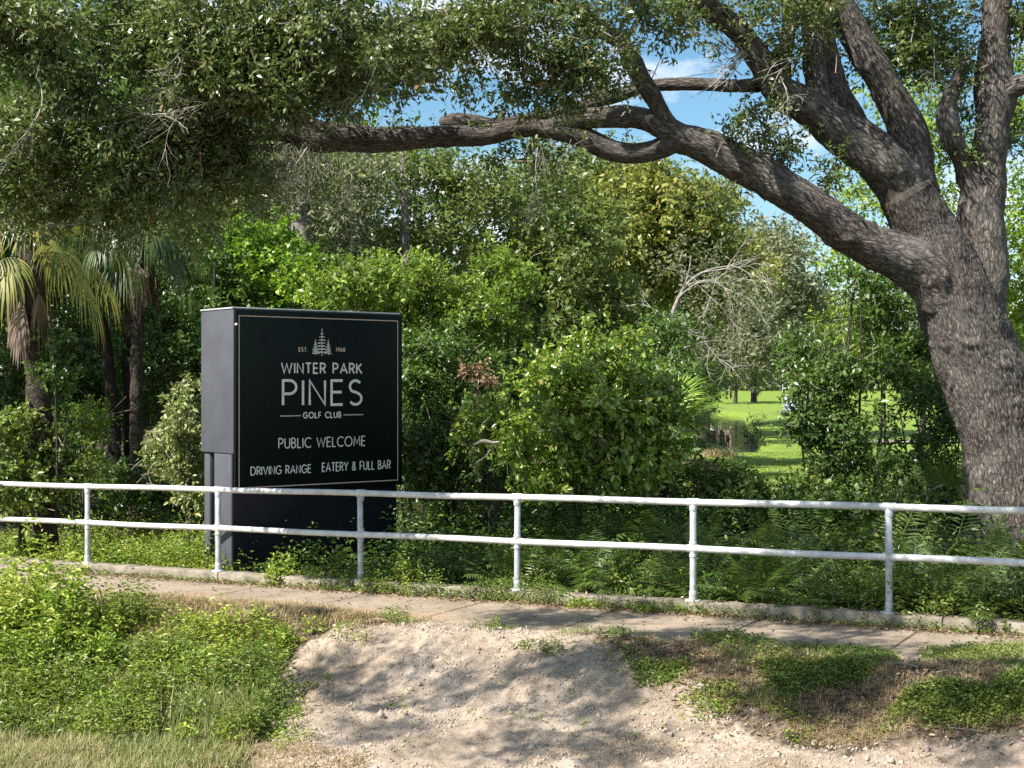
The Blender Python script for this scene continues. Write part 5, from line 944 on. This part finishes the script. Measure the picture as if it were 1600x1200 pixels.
# golf cart (seen from behind, half hidden by leaves)
gc = P(1240, 662, 92); gz = float(gbase(gc[0], gc[1])); cart = empty('golf_cart', (gc[0], gc[1], gz), 'white-roofed golf cart parked on the shaded fairway, half hidden by the dark shrub', 'golf cart')
g0 = np.array([gc[0], gc[1], gz]); E3 = np.eye(3)
cw = plain('cart_white', (.5, .52, .55), .35, .05, 5); cb = plain('cart_blue_grey', (.30, .36, .46), .35, .05, 5); cd = plain('cart_black', (.02, .02, .02), .6, .1, 5)
mb = MB(); mb.box(g0+[0, 0, .45], E3, (1.15, .55, .14)); mb.box(g0+[.85, 0, .66], E3, (.28, .50, .12)); mb.box(g0+[-.75, 0, .68], E3, (.38, .54, .12)); bevel(mb.build('body', cb, cart), .08)
mb = MB(); mb.box(g0+[-.05, 0, 1.85], E3, (.95, .58, .035)); bevel(mb.build('roof', cw, cart), .03)
mb = MB(); mb.box(g0+[-.1, 0, .80], E3, (.28, .52, .07)); mb.box(g0+[-.36, 0, 1.05], E3, (.06, .52, .22)); bevel(mb.build('seat', cw, cart), .03)
for sx, tx in ((.75, .62), (-.85, -.75)):
    for sy in (-.5, .5): V, Q, U = cyl(g0+[sx, sy, .6], g0+[tx, sy, 1.84], .02, 8); mesh('roof_post', V, Q, cd, cart, smooth=True)
for sx in (-.75, .8):
    for sy in (-.5, .5):
        V, Q, U = cyl(g0+[sx, sy-.09, .23], g0+[sx, sy+.09, .23], .23, 20); wh = mesh('wheel', V, Q, cd, cart, smooth=True)
        s_ = 1 if sy > 0 else -1; V, Q, U = cyl(g0+[sx, sy+.05*s_, .23], g0+[sx, sy+.11*s_, .23], .11, 14); r_ = mesh('rim', V-np.array(cart.location), Q, cw, None, smooth=True); r_.parent = wh
V, Q, U = tube([list(g0+[.55, .2, .75])+[.02], list(g0+[.35, .2, 1.05])+[.02]], 8, .1); mesh('steering_column', V, Q, cd, cart)
cart.rotation_euler = (0, 0, R(72))
# marker post with round sign
mp_ = P(1223, 608, 120); z0 = float(gbase(mp_[0], mp_[1])); e = empty('marker_post', (mp_[0], mp_[1], z0), 'thin white post with a round pink and red head on the far fairway', 'post')
V, Q, U = cyl((mp_[0], mp_[1], z0-.1), (mp_[0], mp_[1], CAMZ+(600-584)/F*120), .035, 10); mesh('post', V, Q, cw, e, smooth=True)
zc = CAMZ+(600-578)/F*120; V, Q, U = cyl((mp_[0], mp_[1]-.03, zc), (mp_[0], mp_[1]+.05, zc), .2, 20); mesh('head', V, Q, plain('pink_paint', (.6, .25, .2), .6, .1, 5), e, smooth=False)
V, Q, U = cyl((mp_[0]-.02, mp_[1]-.06, zc), (mp_[0]-.02, mp_[1]-.035, zc), .16, 16); mesh('disc', V, Q, cw, e)
# cart path
xs_ = np.linspace(8, 60, 60); mbp = MB(); yy_ = 52+.15*(xs_-14)+.01*(xs_-20)**2+4*np.sin(xs_*.07)
A_ = np.column_stack([xs_, yy_, gbase(xs_, yy_)+.075]); B_ = np.column_stack([xs_, yy_+2.4, gbase(xs_, yy_+2.4)+.075]); k_ = len(xs_); sel = xs_ > 13
A_ = A_[sel]; B_ = B_[sel]; k_ = len(A_)
tag(mesh('cart_path', np.vstack([A_, B_]), [[j, j+1, k_+j+1, k_+j] for j in range(k_-1)], M['concrete']), kind='structure')
# cut log by the oak
lg = P(1494, 712, 26); V, Q, U = tube([[lg[0]-.1, lg[1], .16, .17], [lg[0]+.5, lg[1]+.4, .16, .17]], 16, .1, .05, nzo); tag(mesh('cut_log', V, Q, plain('cut_wood', (.6, .5, .36), .8, .3, 9), smooth=True, origin=(lg[0], lg[1], 0)), 'pale cut log on the ground just left of the oak trunk, behind the shrubs', 'log')
print('LEAVES', TOT[0])
